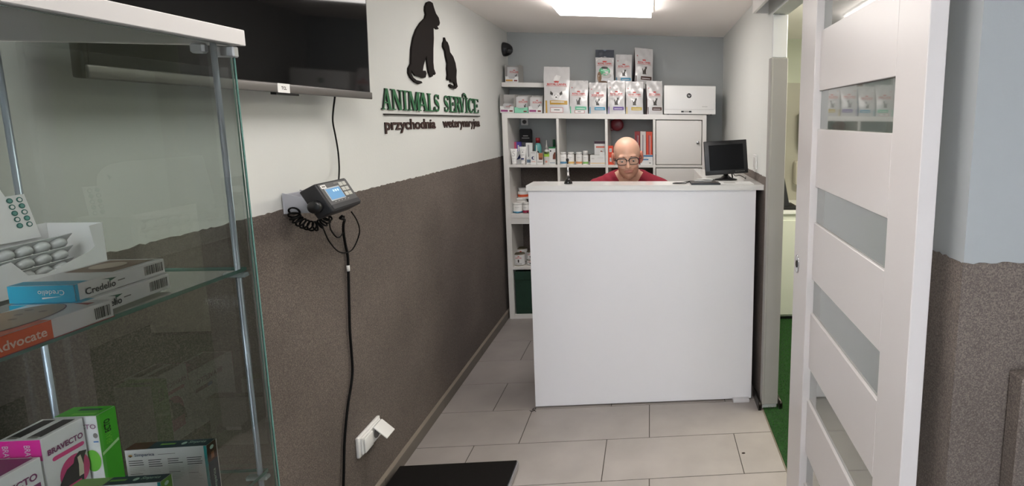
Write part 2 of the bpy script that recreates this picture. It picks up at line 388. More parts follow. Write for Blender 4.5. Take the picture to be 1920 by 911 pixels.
# ------------------------------------------------------------------ television on the left wall
tv = thing('television', (-1.0, 1.47, 1.545), 'black flat television on a bracket above the left wall strip, beside the clinic sign', 'television')
tl = math.radians(1.6); TVX = -.98
y0t, y1t = 1.01, 1.942; FT = Fr((TVX, y0t, 1.548), (0, 1, 0), (math.sin(tl), 0, math.cos(tl)))
def fmat(F): return Matrix(((F.U.x, F.V.x, F.N.x, F.O.x), (F.U.y, F.V.y, F.N.y, F.O.y), (F.U.z, F.V.z, F.N.z, F.O.z), (0, 0, 0, 1)))
MT = fmat(FT); W = y1t - y0t; Ht = .545
TVB = M('tv_bezel', (16, 16, 17), .25)
m = MB(); m.box(0, W, 0, Ht, -.022, 0, TVB, bev=.004, M4=MT, seg=2); m.box(.15, W - .15, .04, .40, -.055, -.022, BLACKM, bev=.01, M4=MT); m.build('casing', tv)
m = MB(); m.box(.008, W - .010, .026, Ht - .008, 0, .0012, M('tv_screen', (4, 4, 5), .05, spec=.2), M4=MT); m.build('screen', tv)
m = MB(); m.box(.0, W, .0, .024, 0, .006, M('tv_strip', (118, 115, 112), .38, metal=.6), bev=.003, M4=MT, seg=2)
m.box(W * .5, W * .5 + .09, -.006, .0, -.015, -.001, TVB, M4=MT); m.build('bottom_strip', tv)
m = MB(); FL = Fr(FT.pt(0, 0, .0065), FT.U, FT.V); sL = .462
m.box(sL, sL + .045, .000, .024, .006, .0072, PLAST, M4=MT); m.text(FL, 'TCL', sL + .012, .008, sL + .032, .0165, SIGNB, o=.001, bold=.02); m.build('badge', tv, label='small white badge on the bottom strip')
m = MB(); m.box(.30, .62, .15, .33, -.099, -.055, DARKMET, M4=MT); m.build('wall_bracket', tv)
# cable from the television to the weighing indicator
pts = [P(*q, 0, x) for q, x in (((628, 181), -1.0), ((625, 205), -1.03), ((624, 228), -1.06), ((629, 255), -1.066), ((634, 285), -1.066), ((636, 315), -1.062), ((635, 338), -1.02), ((634, 342), -.985))]
m = MB(); m.tube(smooth_path(pts), .0026, CABLE, 6)
m.build('power_cable', origin=pts[-1], label='thin black cable hanging from the television down to the weighing indicator', cat='cable')
# ------------------------------------------------------------------ clinic sign
sg = thing('wall_sign', (XW, 2.8, 1.42), 'raised clinic sign with black dog and cat silhouettes above green lettering', 'sign')
XS = XW + .001
FS = Fr((XS, 0, 0), (0, 1, 0), (0, 0, 1))
def wp(px, py): p = P(px, py, 0, XS + .008); return (p.y, p.z)
def z4(a): return [wp(520 + x * .3075, y * .3075) for x, y in a]
dog = [(903, 65), (904, 40), (914, 17), (932, 8), (948, 18), (957, 50), (968, 82), (985, 108), (992, 140), (987, 155), (976, 160), (985, 176), (974, 180), (960, 168), (953, 172), (955, 230), (952, 300), (952, 380), (956, 420), (967, 448), (960, 457), (948, 442), (950, 464), (937, 471), (925, 440), (918, 400), (911, 340), (905, 355), (893, 400), (888, 430), (905, 431), (911, 448), (905, 472), (890, 476), (865, 467), (843, 461), (826, 440), (817, 425), (819, 450), (830, 472), (850, 488), (880, 496), (886, 506), (865, 513), (838, 500), (815, 475), (803, 447), (803, 415), (817, 388), (820, 300), (832, 230), (850, 180), (875, 140), (902, 112), (908, 88)]
cat = [(1020, 228), (1028, 250), (1037, 257), (1046, 282), (1052, 318), (1071, 345), (1085, 385), (1092, 430), (1090, 470), (1092, 500), (1098, 528), (1086, 542), (1060, 536), (1049, 521), (1055, 512), (1066, 519), (1077, 530), (1085, 520), (1078, 503), (1058, 498), (1052, 480), (1045, 490), (1036, 481), (1040, 460), (1036, 420), (1038, 385), (1028, 340), (1024, 310), (1012, 285), (1013, 262), (1018, 250)]
m = MB(); m.ext(z4(dog), FS, .008, SIGNB); m.build('dog_silhouette', sg)
m = MB(); m.ext(z4(cat), FS, .010, SIGNB); m.build('cat_silhouette', sg)
# serif capitals drawn stroke by stroke
SG_D = M('sign_green_edge', (20, 34, 24), .6)
def ribbon(pts, w):
    L = []; R = []
    for i, p in enumerate(pts):
        a = pts[max(i - 1, 0)]; b = pts[min(i + 1, len(pts) - 1)]; dx, dy = b[0] - a[0], b[1] - a[1]; l = math.hypot(dx, dy) or 1
        ww = w[i] if isinstance(w, list) else w
        L.append((p[0] - dy / l * ww / 2, p[1] + dx / l * ww / 2)); R.append((p[0] + dy / l * ww / 2, p[1] - dx / l * ww / 2))
    return L + R[::-1]
def stem(x, w, s=.10): return [[(x, 0), (x, 1), (x + w, 1), (x + w, 0)], [(x - s, 0), (x - s, .05), (x + w + s, .05), (x + w + s, 0)], [(x - s, .95), (x - s, 1), (x + w + s, 1), (x + w + s, .95)]]
def para(x0, y0, x1, y1, w): return [(x0, y0), (x1, y1), (x1 + w, y1), (x0 + w, y0)]
def arc(cx, cy, rx, ry, a0, a1, n=14): return [(cx + rx * math.cos(math.radians(a0 + (a1 - a0) * i / n)), cy + ry * math.sin(math.radians(a0 + (a1 - a0) * i / n))) for i in range(n + 1)]
T, H_ = .24, .09
def scurve():
    p = arc(.5, .74, .30, .21, 20, 200, 10) + arc(.5, .5, .0, .0, 0, 0, 1)[:0] + [(.3, .60), (.5, .50), (.7, .40)] + arc(.5, .26, .30, .21, 20, -160, 10)
    w = [.07 + .0 * i for i in range(3)] + [.10] * 8 + [.24, .27, .24] + [.10] * 8 + [.07] * 3
    return [ribbon(p, w[:len(p)]), [(.76, .72), (.80, .98), (.84, .98), (.84, .72)], [(.16, .28), (.16, .02), (.20, .02), (.24, .28)]]
LET = {
 'A': [para(.08, 0, .42, 1, H_), para(.66, 0, .38, 1, T), [(.26, .30), (.28, .36), (.66, .36), (.68, .30)], [(-.02, 0), (-.02, .05), (.28, .05), (.28, 0)], [(.56, 0), (.56, .05), (1.0, .05), (1.0, 0)]],
 'N': [para(.14, 0, .14, 1, H_), para(.66, 0, .10, 1, T), para(.80, 0, .80, 1, H_), [(.0, .95), (.0, 1), (.30, 1), (.30, .95)], [(.04, 0), (.04, .05), (.34, .05), (.34, 0)], [(.66, .95), (.66, 1), (1.0, 1), (1.0, .95)]],
 'M': [para(.10, 0, .14, 1, .07), para(.42, 0, .13, 1, .17), para(.46, 0, .70, 1, .07), para(.72, 0, .70, 1, .18), [(.0, .95), (.0, 1), (.28, 1), (.28, .95)], [(.0, 0), (.0, .05), (.26, .05), (.26, 0)], [(.64, 0), (.64, .05), (1.0, .05), (1.0, 0)], [(.70, .95), (.70, 1), (.98, 1), (.98, .95)]],
 'I': stem(.34, .32, .20),
 'L': stem(.16, T, .12) + [[(.16, 0), (.16, .06), (.98, .06), (.98, 0)], [(.90, .0), (.84, .06), (.94, .26), (.99, .26)]],
 'E': stem(.14, T, .10) + [[(.3, 0), (.3, .06), (.95, .06), (.95, 0)], [(.3, .94), (.3, 1), (.9, 1), (.9, .94)], [(.3, .48), (.3, .54), (.7, .54), (.7, .48)], [(.88, 0), (.84, .05), (.93, .24), (.97, .24)], [(.84, .95), (.86, 1), (.93, 1), (.93, .78)], [(.68, .40), (.68, .62), (.73, .62), (.73, .40)]],
 'R': stem(.12, T, .10) + [ribbon([(.3, .97), (.5, .97)] + arc(.5, .745, .23, .225, 90, -90, 10) + [(.3, .52)], [.06, .06] + [.08, .1, .14, .18, .2, .2, .2, .18, .14, .1, .08] + [.06]), para(.72, 0, .42, .52, .24), [(.68, 0), (.68, .05), (1.04, .05), (1.04, 0)]],
 'V': [para(.42, 0, .06, 1, .24), para(.50, 0, .80, 1, .07), [(-.04, .95), (-.04, 1), (.40, 1), (.40, .95)], [(.68, .95), (.68, 1), (1.0, 1), (1.0, .95)]],
 'C': [ribbon(arc(.54, .5, .40, .46, 50, 310, 20), [.07, .08, .09, .11, .13, .16, .19, .22, .24, .25, .25, .25, .24, .22, .19, .16, .13, .11, .09, .08, .07]), [(.80, .70), (.88, 1), (.92, 1), (.92, .68)], [(.86, .28), (.90, .28), (.88, .14), (.80, .12)]],
 'S': scurve()}
m = MB()
spans = [('A', 140, 292), ('N', 278, 432), ('I', 432, 512), ('M', 510, 688), ('A', 636, 802), ('L', 786, 892), ('S', 876, 968), ('S', 1016, 1096), ('E', 1094, 1170), ('R', 1166, 1256), ('V', 1240, 1318), ('I', 1312, 1372), ('C', 1364, 1440), ('E', 1438, 1508)]
spans = [('A', 140, 285), ('N', 278, 432), ('I', 432, 510), ('M', 508, 690), ('A', 648, 800), ('L', 786, 888), ('S', 876, 966)] + spans[7:]
for n_, (ch, a, b) in enumerate(spans):
    if n_ == 7: m.build('green_lettering', sg, label='dark-edged green serif letters reading ANIMALS'); m = MB()
    ya = P(700 + a * .1317, 205, 0, XS + .008).y; yb = P(700 + b * .1317, 205, 0, XS + .008).y
    for i, s_ in enumerate(LET[ch]):
        m.ext([(ya + (yb - ya) * x, 1.517 + .086 * y) for x, y in s_], FS, .006 + .00025 * i, GREEN, SG_D)
yv = P(700 + 1290 * .1317, 190, 0, XS).y
m.ext(ribbon([(yv - .035, 1.605), (yv - .030, 1.617), (yv - .012, 1.624), (yv + .008, 1.617), (yv + .030, 1.596)], [.006, .009, .011, .009, .004]), FS, .010, GREEN, SG_D)
m.build('green_lettering', sg, label='dark-edged green serif letters reading SERVICE')
m = MB(); m.box(XS, XS + .008, 2.222, 3.41, 1.4955, 1.5005, SIGNB); m.build('underline', sg)
m = MB(); BR = M('sign_brown', (58, 34, 28), .55)
m.text(FS, 'przychodnia', 2.226, 1.418, 2.730, 1.480, BR, o=0, bold=.024, t=.0035, side=SIGNB)
m.build('small_lettering', sg, label='brown letters reading przychodnia'); m = MB()
m.text(FS, 'weterynaryjna', 2.822, 1.418, 3.414, 1.480, BR, o=0, bold=.024, t=.0035, side=SIGNB)
m.build('small_lettering', sg, label='brown letters reading weterynaryjna')
# ------------------------------------------------------------------ weighing indicator on its wall bracket
wi = thing('weighing_indicator', (XW, 1.64, 1.2), 'tilted dark weighing indicator with a lit blue display on a wall bracket', 'scale display')
Ri = Matrix.Rotation(.0661, 3, 'Z') @ Matrix.Rotation(-.4929, 3, 'Y')
FI = Fr(Vector((-.9305, 1.6285, 1.256)), Ri @ Vector((0, 1, 0)), Ri @ Vector((0, 0, 1))); MI = fmat(FI)
DKB = M('indicator_case', (22, 22, 26), .5); FACE = M('indicator_face', (66, 66, 66), .4)
m = MB(); m.box(-.084, .084, -.046, .046, -.05, 0, DKB, bev=.005, M4=MI, seg=2); m.box(-.060, .060, -.035, .030, -.064, -.05, DKB, bev=.006, M4=MI); m.build('housing', wi)
m = MB(); m.box(-.078, .078, -.040, .041, 0, .0015, FACE, bev=.0007, M4=MI); fi = Fr(FI.pt(0, 0, .0015), FI.U, FI.V)
m.rect(fi, .0, .0335, .035, .037, M('print_grey', (120, 118, 112), .5))
m.rect(fi, -.072, .026, -.046, .037, PLAST); m.rect(fi, -.068, .029, -.050, .034, M('print_grey', (120, 118, 112), .5), o=.0008)
for k in range(5): m.rect(fi, -.05 + k * .018, -.020, -.043 + k * .018, -.0185, M('print_light', (180, 180, 178), .5))
m.box(-.078, .078, -.040, -.026, .0015, .003, DKB, bev=.0005, M4=MI); m.build('front_panel', wi)
m = MB(); m.box(-.064, .017, -.016, .026, .0015, .0028, M('lcd_bezel', (170, 174, 178), .3), bev=.0006, M4=MI)
m.box(-.060, .013, -.012, .022, .0028, .0034, M('lcd_glow', (104, 150, 190), .2, emit=.2, ecol=(110, 165, 215)), M4=MI)
for k in range(3): m.box(-.03 + k * .012, -.022 + k * .012, .010, .017, .0034, .0036, M('lcd_digit', (186, 214, 232), .3, emit=.4), M4=MI)
m.build('display', wi)
for r_ in range(3):
    for c_ in range(2):
        m = MB(); m.box(.022 + c_ * .021, .040 + c_ * .021, .022 - r_ * .0165, .035 - r_ * .0165, .0015, .0035, M('key_grey', (178, 178, 170), .5), bev=.001, M4=MI); m.build('key', wi)
m = MB()
WB = M('bracket_white', (172, 173, 180), .5)
m.box(XW + .0045, XW + .008, 1.60, 1.69, 1.200, 1.258, WB, bev=.001)
m.ext([(XW + .004, 1.200), (XW + .004, 1.262), (-.97, 1.236), (-.958, 1.205)], Fr((0, 1.605, 0), (1, 0, 0), (0, 0, 1)), .003, WB)
m.ext([(XW + .004, 1.200), (XW + .004, 1.262), (-.97, 1.236), (-.958, 1.205)], Fr((0, 1.683, 0), (1, 0, 0), (0, 0, 1)), .003, WB)
m.build('bracket', wi, label='white metal wall bracket')
m = MB(); kp = FI.pt(-.084, -.012, -.030)
m.lathe([(.0, 0), (.016, 0), (.018, .003), (.018, .016), (.014, .020), (0, .020)], BLACK, M4=Matrix.Translation(kp) @ FI.U.to_track_quat('-Z', 'Y').to_matrix().to_4x4(), n=16); m.build('clamp_knob', wi)
# coiled lead
m = MB(); cps = [P(*q, 0, x) for q, x in (((557, 383), -1.06), ((551, 400), -1.04), ((558, 412), -1.03), ((574, 421), -1.02), ((592, 424), -1.01), ((607, 416), -.99), ((614, 406), -.975))]
cp = smooth_path(cps, 40); pts = []
for i, p in enumerate(cp):
    t = (cp[min(i + 1, len(cp) - 1)] - cp[max(i - 1, 0)]).normalized(); a = Vector((1, 0, 0)); b = t.cross(a).normalized(); c = b.cross(t).normalized(); an = i / len(cp) * 2 * math.pi * 15
    pts.append(p + (b * math.cos(an) + c * math.sin(an)) * .0135)
m.tube(pts, .0027, CABLE, 6); m.build('coiled_lead', wi)
for nm, qs in (('lead', (((617, 407), -.97), ((620, 430), -1.03), ((632, 445), -1.05), ((641, 440), -1.055), ((645, 425), -1.05), ((645, 405), -.99))),
               ('lead', (((659, 397), -.97), ((670, 415), -1.0), ((674, 436), -1.04), ((664, 463), -1.06), ((652, 473), -1.066), ((634, 471), -1.066), ((617, 452), -1.06), ((607, 430), -1.05), ((603, 418), -1.02)))):
    pts = [P(*q, 0, x) for q, x in qs]; m = MB(); m.tube(smooth_path(pts), .0022, CABLE, 6); m.build(nm, wi)
pts = [P(*q, 0, x) for q, x in (((643, 404), -.975), ((638, 409), -.985), ((646, 412), -1.0), ((644, 420), -1.03), ((644, 436), -1.06), ((648, 460), -1.068), ((652, 480), -1.068))] + \
      [P(*q, 0, -1.068) for q in ((653, 505), (654, 540), (655, 580), (656, 620), (659, 660), (661, 695), (658, 725), (653, 755), (649, 790), (646, 830), (645, 870))] + [Vector((-1.062, 1.72, .075)), Vector((-1.052, 1.73, .05))]
m = MB(); m.tube(smooth_path(pts, 5), .0042, CABLE, 8); k = P(653, 503, 0, -1.066)
m.lathe([(.0052, -.010), (.0052, .010)], PLAST, c=k, n=8)
m.build('scale_cable', origin=pts[-1], label='long black cable running down the plaster from the indicator to the floor platform', cat='cable')
# double socket with one flap open
so = thing('wall_socket', (XW, 1.93, .25), 'white double wall socket low on the left wall with one hinged cover open', 'socket')
m = MB(); m.box(XW + .004, XW + .016, 1.852, 2.005, .242, .322, PLAST, bev=.003, seg=2); m.box(XW + .016, XW + .024, 1.862, 1.995, .248, .316, PLAST, bev=.003); m.build('frame', so)
m = MB(); m.box(XW + .024, XW + .030, 1.868, 1.925, .252, .308, PLAST, bev=.003, seg=2); m.build('closed_cover', so)
m = MB(); m.lathe([(.023, 0), (.023, .001), (.019, .001), (.019, -.006), (0, -.006)], M('socket_dark', (120, 118, 116), .5), M4=Matrix.Translation((XW + .0245, 1.962, .280)) @ Matrix.Rotation(math.pi / 2, 4, 'Y'), n=20); m.build('socket_well', so)
m = MB(); M4 = Matrix.Translation((XW + .026, 1.962, .312)) @ Matrix.Rotation(math.radians(-45), 4, 'Y'); m.box(0, .005, -.030, .030, -.066, 0, PLAST, bev=.002, M4=M4, seg=2); m.build('open_cover', so)
# weighing platform
wpz = thing('weighing_platform', (-.82, 1.5, 0), 'low black-topped weighing platform lying on the floor tiles along the left wall', 'scale platform')
m = MB(); m.box(-1.045, -.562, 1.0, 2.085, .012, .042, STEEL, bev=.002); m.build('steel_tray', wpz)
m = MB(); m.box(-1.040, -.567, 1.005, 2.080, .042, .050, M('platform_rubber', (16, 13, 12), .9, spec=.2, bump=.2, bscale=300), bev=.002); m.build('rubber_mat', wpz)
for x in (-.99, -.62):
    for y in (1.06, 2.02): m = MB(); m.lathe([(.022, 0), (.022, .006), (.010, .008), (.010, .014)], BLACKM, c=(x, y, 0), n=14); m.build('foot', wpz)
# security camera at the back of the left wall
sc_ = thing('security_camera', (XW, 4.03, 1.99), 'black dome security camera high on the left wall near the back corner', 'camera')
m = MB(); R4 = Matrix.Translation((XW, 4.03, 1.992)) @ Matrix.Rotation(math.pi / 2, 4, 'Y')
m.lathe([(.05, 0), (.051, .012), (.047, .03), (.037, .050), (.022, .064), (0, .069)], M('camera_shell', (24, 24, 27), .4), M4=R4, n=28); m.build('housing', sc_)
m = MB(); R5 = Matrix.Translation((XW + .040, 4.005, 1.985)) @ Vector((.55, -.8, -.15)).to_track_quat('Z', 'Y').to_matrix().to_4x4()
m.lathe([(.022, 0), (.022, .016), (.018, .022), (.017, .018), (.008, .016), (0, .017)], BLACK, M4=R5, n=20); m.build('lens', sc_)
# ------------------------------------------------------------------ glass display cabinet
cb = thing('display_cabinet', (-.85, .73, 0), 'tall glass display cabinet with a white top, nearest the left wall', 'display cabinet')
cx0, cx1, cy0, cy1 = -1.035, -.667, .50, .944
m = MB(); m.box(cx0, cx1, cy0, cy1, 1.600, 1.6255, M('cabinet_top', (176, 173, 170), .5), bev=.001); m.build('top_panel', cb)
m = MB(); m.box(cx0, cx1, cy0, cy1, 0, .10, M('cabinet_top', ()), bev=.002); m.build('base', cb)
GP = glass_mat('cabinet_glass', (.955, .975, .965), 1.0); GPD = glass_mat('dark_tint_glass', (.34, .38, .36), 1.1); GS = glass_mat('shelf_glass', (.80, .88, .85), 1.5); GE = M('glass_edge', (96, 134, 122), .15, spec=.8)  # far and wall-side panes get a darker tint than the front
gx0, gx1, gy0, gy1 = cx0 + .012, cx1 - .010, cy0 + .012, cy1 - .012
def pane(m, a, b, side=None):
    """thin pane a..b with green edges"""
    x0, y0, z0 = a; x1, y1, z1 = b; d = (x1 - x0, y1 - y0, z1 - z0); ax = d.index(min(d)); mid = [(p + q) / 2 for p, q in zip(a, b)]
    o = [i for i in range(3) if i != ax]; vs = []
    for u, v in ((0, 0), (1, 0), (1, 1), (0, 1)):
        p = list(mid); p[o[0]] = (a, b)[u][o[0]]; p[o[1]] = (a, b)[v][o[1]]; vs.append(p)
    m.add(vs, [(0, 1, 2, 3)], side or GP)
    fs = [(0, 1, 3, 2), (4, 6, 7, 5), (0, 4, 5, 1), (2, 3, 7, 6), (0, 2, 6, 4), (1, 5, 7, 3)]
    cv = [Vector((x, y, z)) for x in (x0, x1) for y in (y0, y1) for z in (z0, z1)]
    skip = {0: (0, 1), 1: (2, 3), 2: (4, 5)}[ax]
    m.add(cv, [f for i, f in enumerate(fs) if i not in skip], GE)
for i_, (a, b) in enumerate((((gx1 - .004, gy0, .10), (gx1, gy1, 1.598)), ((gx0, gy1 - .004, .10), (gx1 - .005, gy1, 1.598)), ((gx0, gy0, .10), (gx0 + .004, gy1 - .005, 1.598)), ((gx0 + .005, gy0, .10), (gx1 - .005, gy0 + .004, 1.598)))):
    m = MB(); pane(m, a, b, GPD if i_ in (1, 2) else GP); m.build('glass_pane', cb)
for z in (1.224, .851, .478):
    m = MB(); pane(m, (gx0 + .008, gy0 + .008, z), (gx1 - .010, gy1 - .010, z + .006), GS); m.build('glass_shelf', cb)
rods = [(gx1 - .018, gy1 - .018), (gx0 + .016, gy1 - .018), (gx0 + .016, gy0 + .018), (gx1 - .018, gy0 + .018)]
RODM = M('rod_aluminium', (196, 208, 218), .25, metal=.6)
for x, y in rods: m = MB(); m.tube([(x, y, .10), (x, y, 1.60)], .0042, RODM, 10); m.build('rod', cb)
for z in (1.224, .851, .478):
    x, y = rods[0]; m = MB(); m.box(x - .022, x + .014, y - .006, y + .006, z - .009, z - .001, M('clear_clip', (188, 200, 200), .2), bev=.002); m.build('shelf_clip', cb)
m = MB(); x, y = rods[0]; m.box(gx1 - .030, gx1 + .004, gy1 - .008, gy1 + .004, 1.580, 1.598, STEEL, bev=.002); m.box(gx1 - .052, gx1 - .030, gy1 - .022, gy1 - .010, 1.584, 1.600, STEEL, bev=.003); m.build('door_hinge', cb)
# --- boxes on the upper glass shelf
ZS = 1.2302
INK = M('ink_dark', (46, 46, 52), .5); BAR = M('ink_black', (30, 28, 30), .5); PALE = M('ink_pale', (190, 188, 185), .5)
TEAL = C('teal', (24, 156, 190)); ORNG = C('orange', (226, 98, 38)); DGRN = C('dark_green', (30, 86, 66)); TAN = C('tan_coat', (168, 132, 92)); BRN = C('brown', (74, 44, 34)); MAG = C('magenta', (222, 30, 150)); PINK = C('pink', (206, 56, 120)); GRN = C('bright_green', (70, 172, 40)); LGRN = C('light_green', (110, 200, 60)); NAVY = C('navy', (22, 48, 66)); PGRN = C('pack_green', (112, 158, 70)); PURP = C('purple', (118, 44, 92)); GREYI = C('grey', (150, 150, 154))
def barcode(m, F, x0, y0, x1, y1, seed=1):
    r = random.Random(seed); x = x0
    while x < x1: w = r.choice((.0006, .0009, .0014)); m.rect(F, x, y0, min(x + w, x1), y1, BAR); x += w + r.choice((.0006, .001))
def rotbox(c, ang): return Matrix.Translation(c) @ Matrix.Rotation(ang, 4, 'Z')
def boxframes(M4, w, dpt, h):
    """frames of a box 0..w (local x), 0..dpt (local y), 0..h ; front = -y face, left = -x, right = +x, top"""
    R = M4.to_3x3(); o = lambda x, y, z: M4 @ Vector((x, y, z)); X, Y, Z = R @ Vector((1, 0, 0)), R @ Vector((0, 1, 0)), R @ Vector((0, 0, 1))
    return dict(front=Fr(o(0, 0, 0), X, Z), right=Fr(o(w, 0, 0), Y, Z), left=Fr(o(0, dpt, 0), -Y, Z), top=Fr(o(0, 0, h), X, Y), back=Fr(o(w, dpt, 0), -X, Z))
# credelio-type boxes: long axis along +y, face towards the room (+x)
def tablet_box(z, yy, xx, ang, L, Wd, h, label, teal=True):
    M4 = rotbox((xx, yy, z), ang)      # local: y along the shelf (length L), x from -Wd to 0 (face at x=0 to the room)
    M4 = M4 @ Matrix.Translation((-Wd, 0, 0)); fr = boxframes(M4, Wd, L, h); m = MB()
    m.box(0, Wd, 0, L, 0, h, CARD, bev=.0008, M4=M4)
    r = fr['right']; m.rect(r, 0, 0, .004, h, TEAL) if teal else None
    f = fr['front']; m.rect(f, 0, 0, Wd, h, TEAL); m.text(f, 'Credelio', Wd * .45, h * .42, Wd * .85, h * .72, CARD, rot=180)
    m.poly(f, [(Wd * .5, h * .2), (Wd * .8, h * .34), (Wd * .5, h * .3)], CARD)
    t = fr['top']; m.rect(t, 0, 0, Wd, L * .14, TEAL); m.rect(t, Wd * .1, L * .45, Wd * .9, L * .95, C('dog_photo', (120, 88, 70))); m.disc(t, Wd * .45, L * .7, Wd * .25, L * .15, C('dog_photo2', (196, 178, 160)), o=.001)
    m.text(r, 'Credelio', L * .09, h * .20, L * .40, h * .62, INK, bold=.02); m.poly(r, [(L * .26, h * .86), (L * .42, h * .74), (L * .34, h * .58), (L * .34, h * .74)], DGRN); m.rect(r, L * .43, h * .45, L * .51, h * .52, GREYI)
    barcode(m, r, L * .74, h * .22, L * .97, h * .82, 4)
    m.build('medicine_box', origin=M4 @ Vector((Wd / 2, L / 2, 0)), label=label, cat='box')
tablet_box(ZS, .685, -.706, .06, .128, .075, .0225, 'flat white and teal tablet box lying directly on the glass shelf, second of two')
tablet_box(ZS + .0228, .690, -.716, .03, .125, .072, .0215, 'flat white tablet box with a teal end, topmost on the glass shelf pile')
# orange box in front
M4 = rotbox((-.762, .50 + .025, ZS), 0); M4 = M4 @ Matrix.Translation((0, 0, 0)); L, Wd, h = .172, .080, .0225; m = MB(); m.box(0, Wd, 0, L, 0, h, CARD, bev=.0008, M4=M4); fr = boxframes(M4, Wd, L, h)
r = fr['right']; m.rect(r, 0, .0006, .104, h, ORNG); m.text(r, 'Advocate', .048, h * .25, .098, h * .72, C('cream', (244, 214, 190)), bold=.02); barcode(m, r, .150, h * .18, .168, h * .80, 9); m.rect(r, 0, 0, L, .0010, C('dark_red', (140, 24, 36)), o=.0007)
t = fr['top']; m.rect(t, 0, 0, Wd, .103, ORNG); m.disc(t, .034, .095, .036, .062, C('wine', (96, 40, 66)), o=.0007, n=32); m.disc(t, .034, .095, .035, .061, C('coat', (176, 146, 112)), o=.0009, n=32)
for i, (a, b) in enumerate(((.03, .12), (.04, .105), (.02, .09), (.045, .13), (.025, .135))): m.disc(t, a, b, .004, .003, C('coat_dark', (140, 110, 80)), o=.0011)
m.poly(t, [(Wd * .62, L * .92), (Wd * .9, L * .88), (Wd * .9, L * .93)], C('dark_red', (140, 24, 36)))
m.build('medicine_box', origin=(-.72, .61, ZS), label='orange and white box with a tan picture, at the front edge of the shelf', cat='box')
# display carton with blister packs
dc = thing('display_carton', (-.93, .79, ZS), 'white counter display carton with a cut-out front holding blister packs', 'carton')
yA, yB_, xf, xb, hc = .635, .908, -.888, -.968, .082
Fc = Fr((xf, yA, ZS), (0, 1, 0), (0, 0, 1)); Lc = yB_ - yA
m = MB(); t_ = .0012
ctx = [(0, 0), (Lc, 0), (Lc, hc), (Lc - .020, hc - .002), (Lc - .016, .046), (Lc - .024, .040), (Lc - .085, .022), (Lc - .108, .026), (Lc - .125, .050), (Lc - .20, .034), (.0, .034)]
m.ext(ctx, Fc, t_, CARD)
m.box(xb, xf, yB_ - t_, yB_, ZS, ZS + hc, CARD); m.box(xb, xf, yA, yA + t_, ZS, ZS + hc, CARD); m.box(xb, xb + t_, yA, yB_, ZS, ZS + hc, CARD); m.box(xb, xf, yA, yB_, ZS, ZS + t_, CARD); m.build('tray', dc)
m = MB(); Fh = Fr((xb + .0025, yA, ZS + hc), (0, 1, 0), (-.15, 0, 1)); yh = .892 - yA
hp = [(0, -.02), (yh, -.02), (yh - .004, .050), (yh - .028, .049), (yh - .033, .066), (yh - .045, .078), (yh - .062, .085), (yh - .09, .088), (0, .088)]
m.ext(hp, Fh, .0012, CARD); TG = C('teal_ring', (34, 104, 96)); fh = Fr(Fh.pt(0, 0, .0013), Fh.U, Fh.V)
for i in range(5):
    for j in range(2): m.disc(fh, yh - .025 + j * .0125 - i * -.0006, .042 - i * .0098, .0042, .0042, TG, o=.0004, n=16); m.disc(fh, yh - .025 + j * .0125 + i * .0006, .042 - i * .0098, .0026, .0026, (CARD if (i + j) % 2 else C('teal_mid', (90, 150, 140))), o=.0008, n=12)
m.rect(fh, yh - .085, .032, yh - .040, .0325, GREYI); m.rect(fh, yh - .085, .022, yh - .05, .0225, GREYI); m.poly(fh, [(yh - .055, .062), (yh - .048, .068), (yh - .050, .055)], TG)
m.build('header_card', dc)
BL = M('blister_foil', (196, 200, 198), .25, spec=.8)
for i in range(3):
    m = MB(); zc = ZS + .017 + .019 * i; M4 = Matrix.Translation((-.918 + .001 * i, .765, zc)) @ Matrix.Rotation(math.radians(2), 4, 'X') @ Matrix.Rotation(math.radians(-48), 4, 'Y')
    m.box(-.014, .014, -.118, .118, 0, .0012, BL, M4=M4)
    for a in range(10):
        m.lathe([(.0108, 0), (.0106, -.005), (.0088, -.0085), (0, -.0090)], BL, M4=M4 @ Matrix.Translation((0, -.102 + a * .0226, -.0004)), n=14)
    m.build('blister_pack', origin=(-.94, .765, zc), label='silver blister pack inside the white display carton, ' + ('lowest of three', 'middle of three', 'topmost of three')[i], cat='blister pack', group='blister packs in the display carton')
# --- boxes on the lower glass shelf
ZL = .8572
def logo(m, F, x, y, s):
    m.disc(F, x, y, s, s * .75, C('logo_gold', (196, 150, 84)), n=14); m.poly(F, [(x - s, y), (x, y - s * .9), (x + s, y), (x, y - s * .1)], BAR, o=.0009)
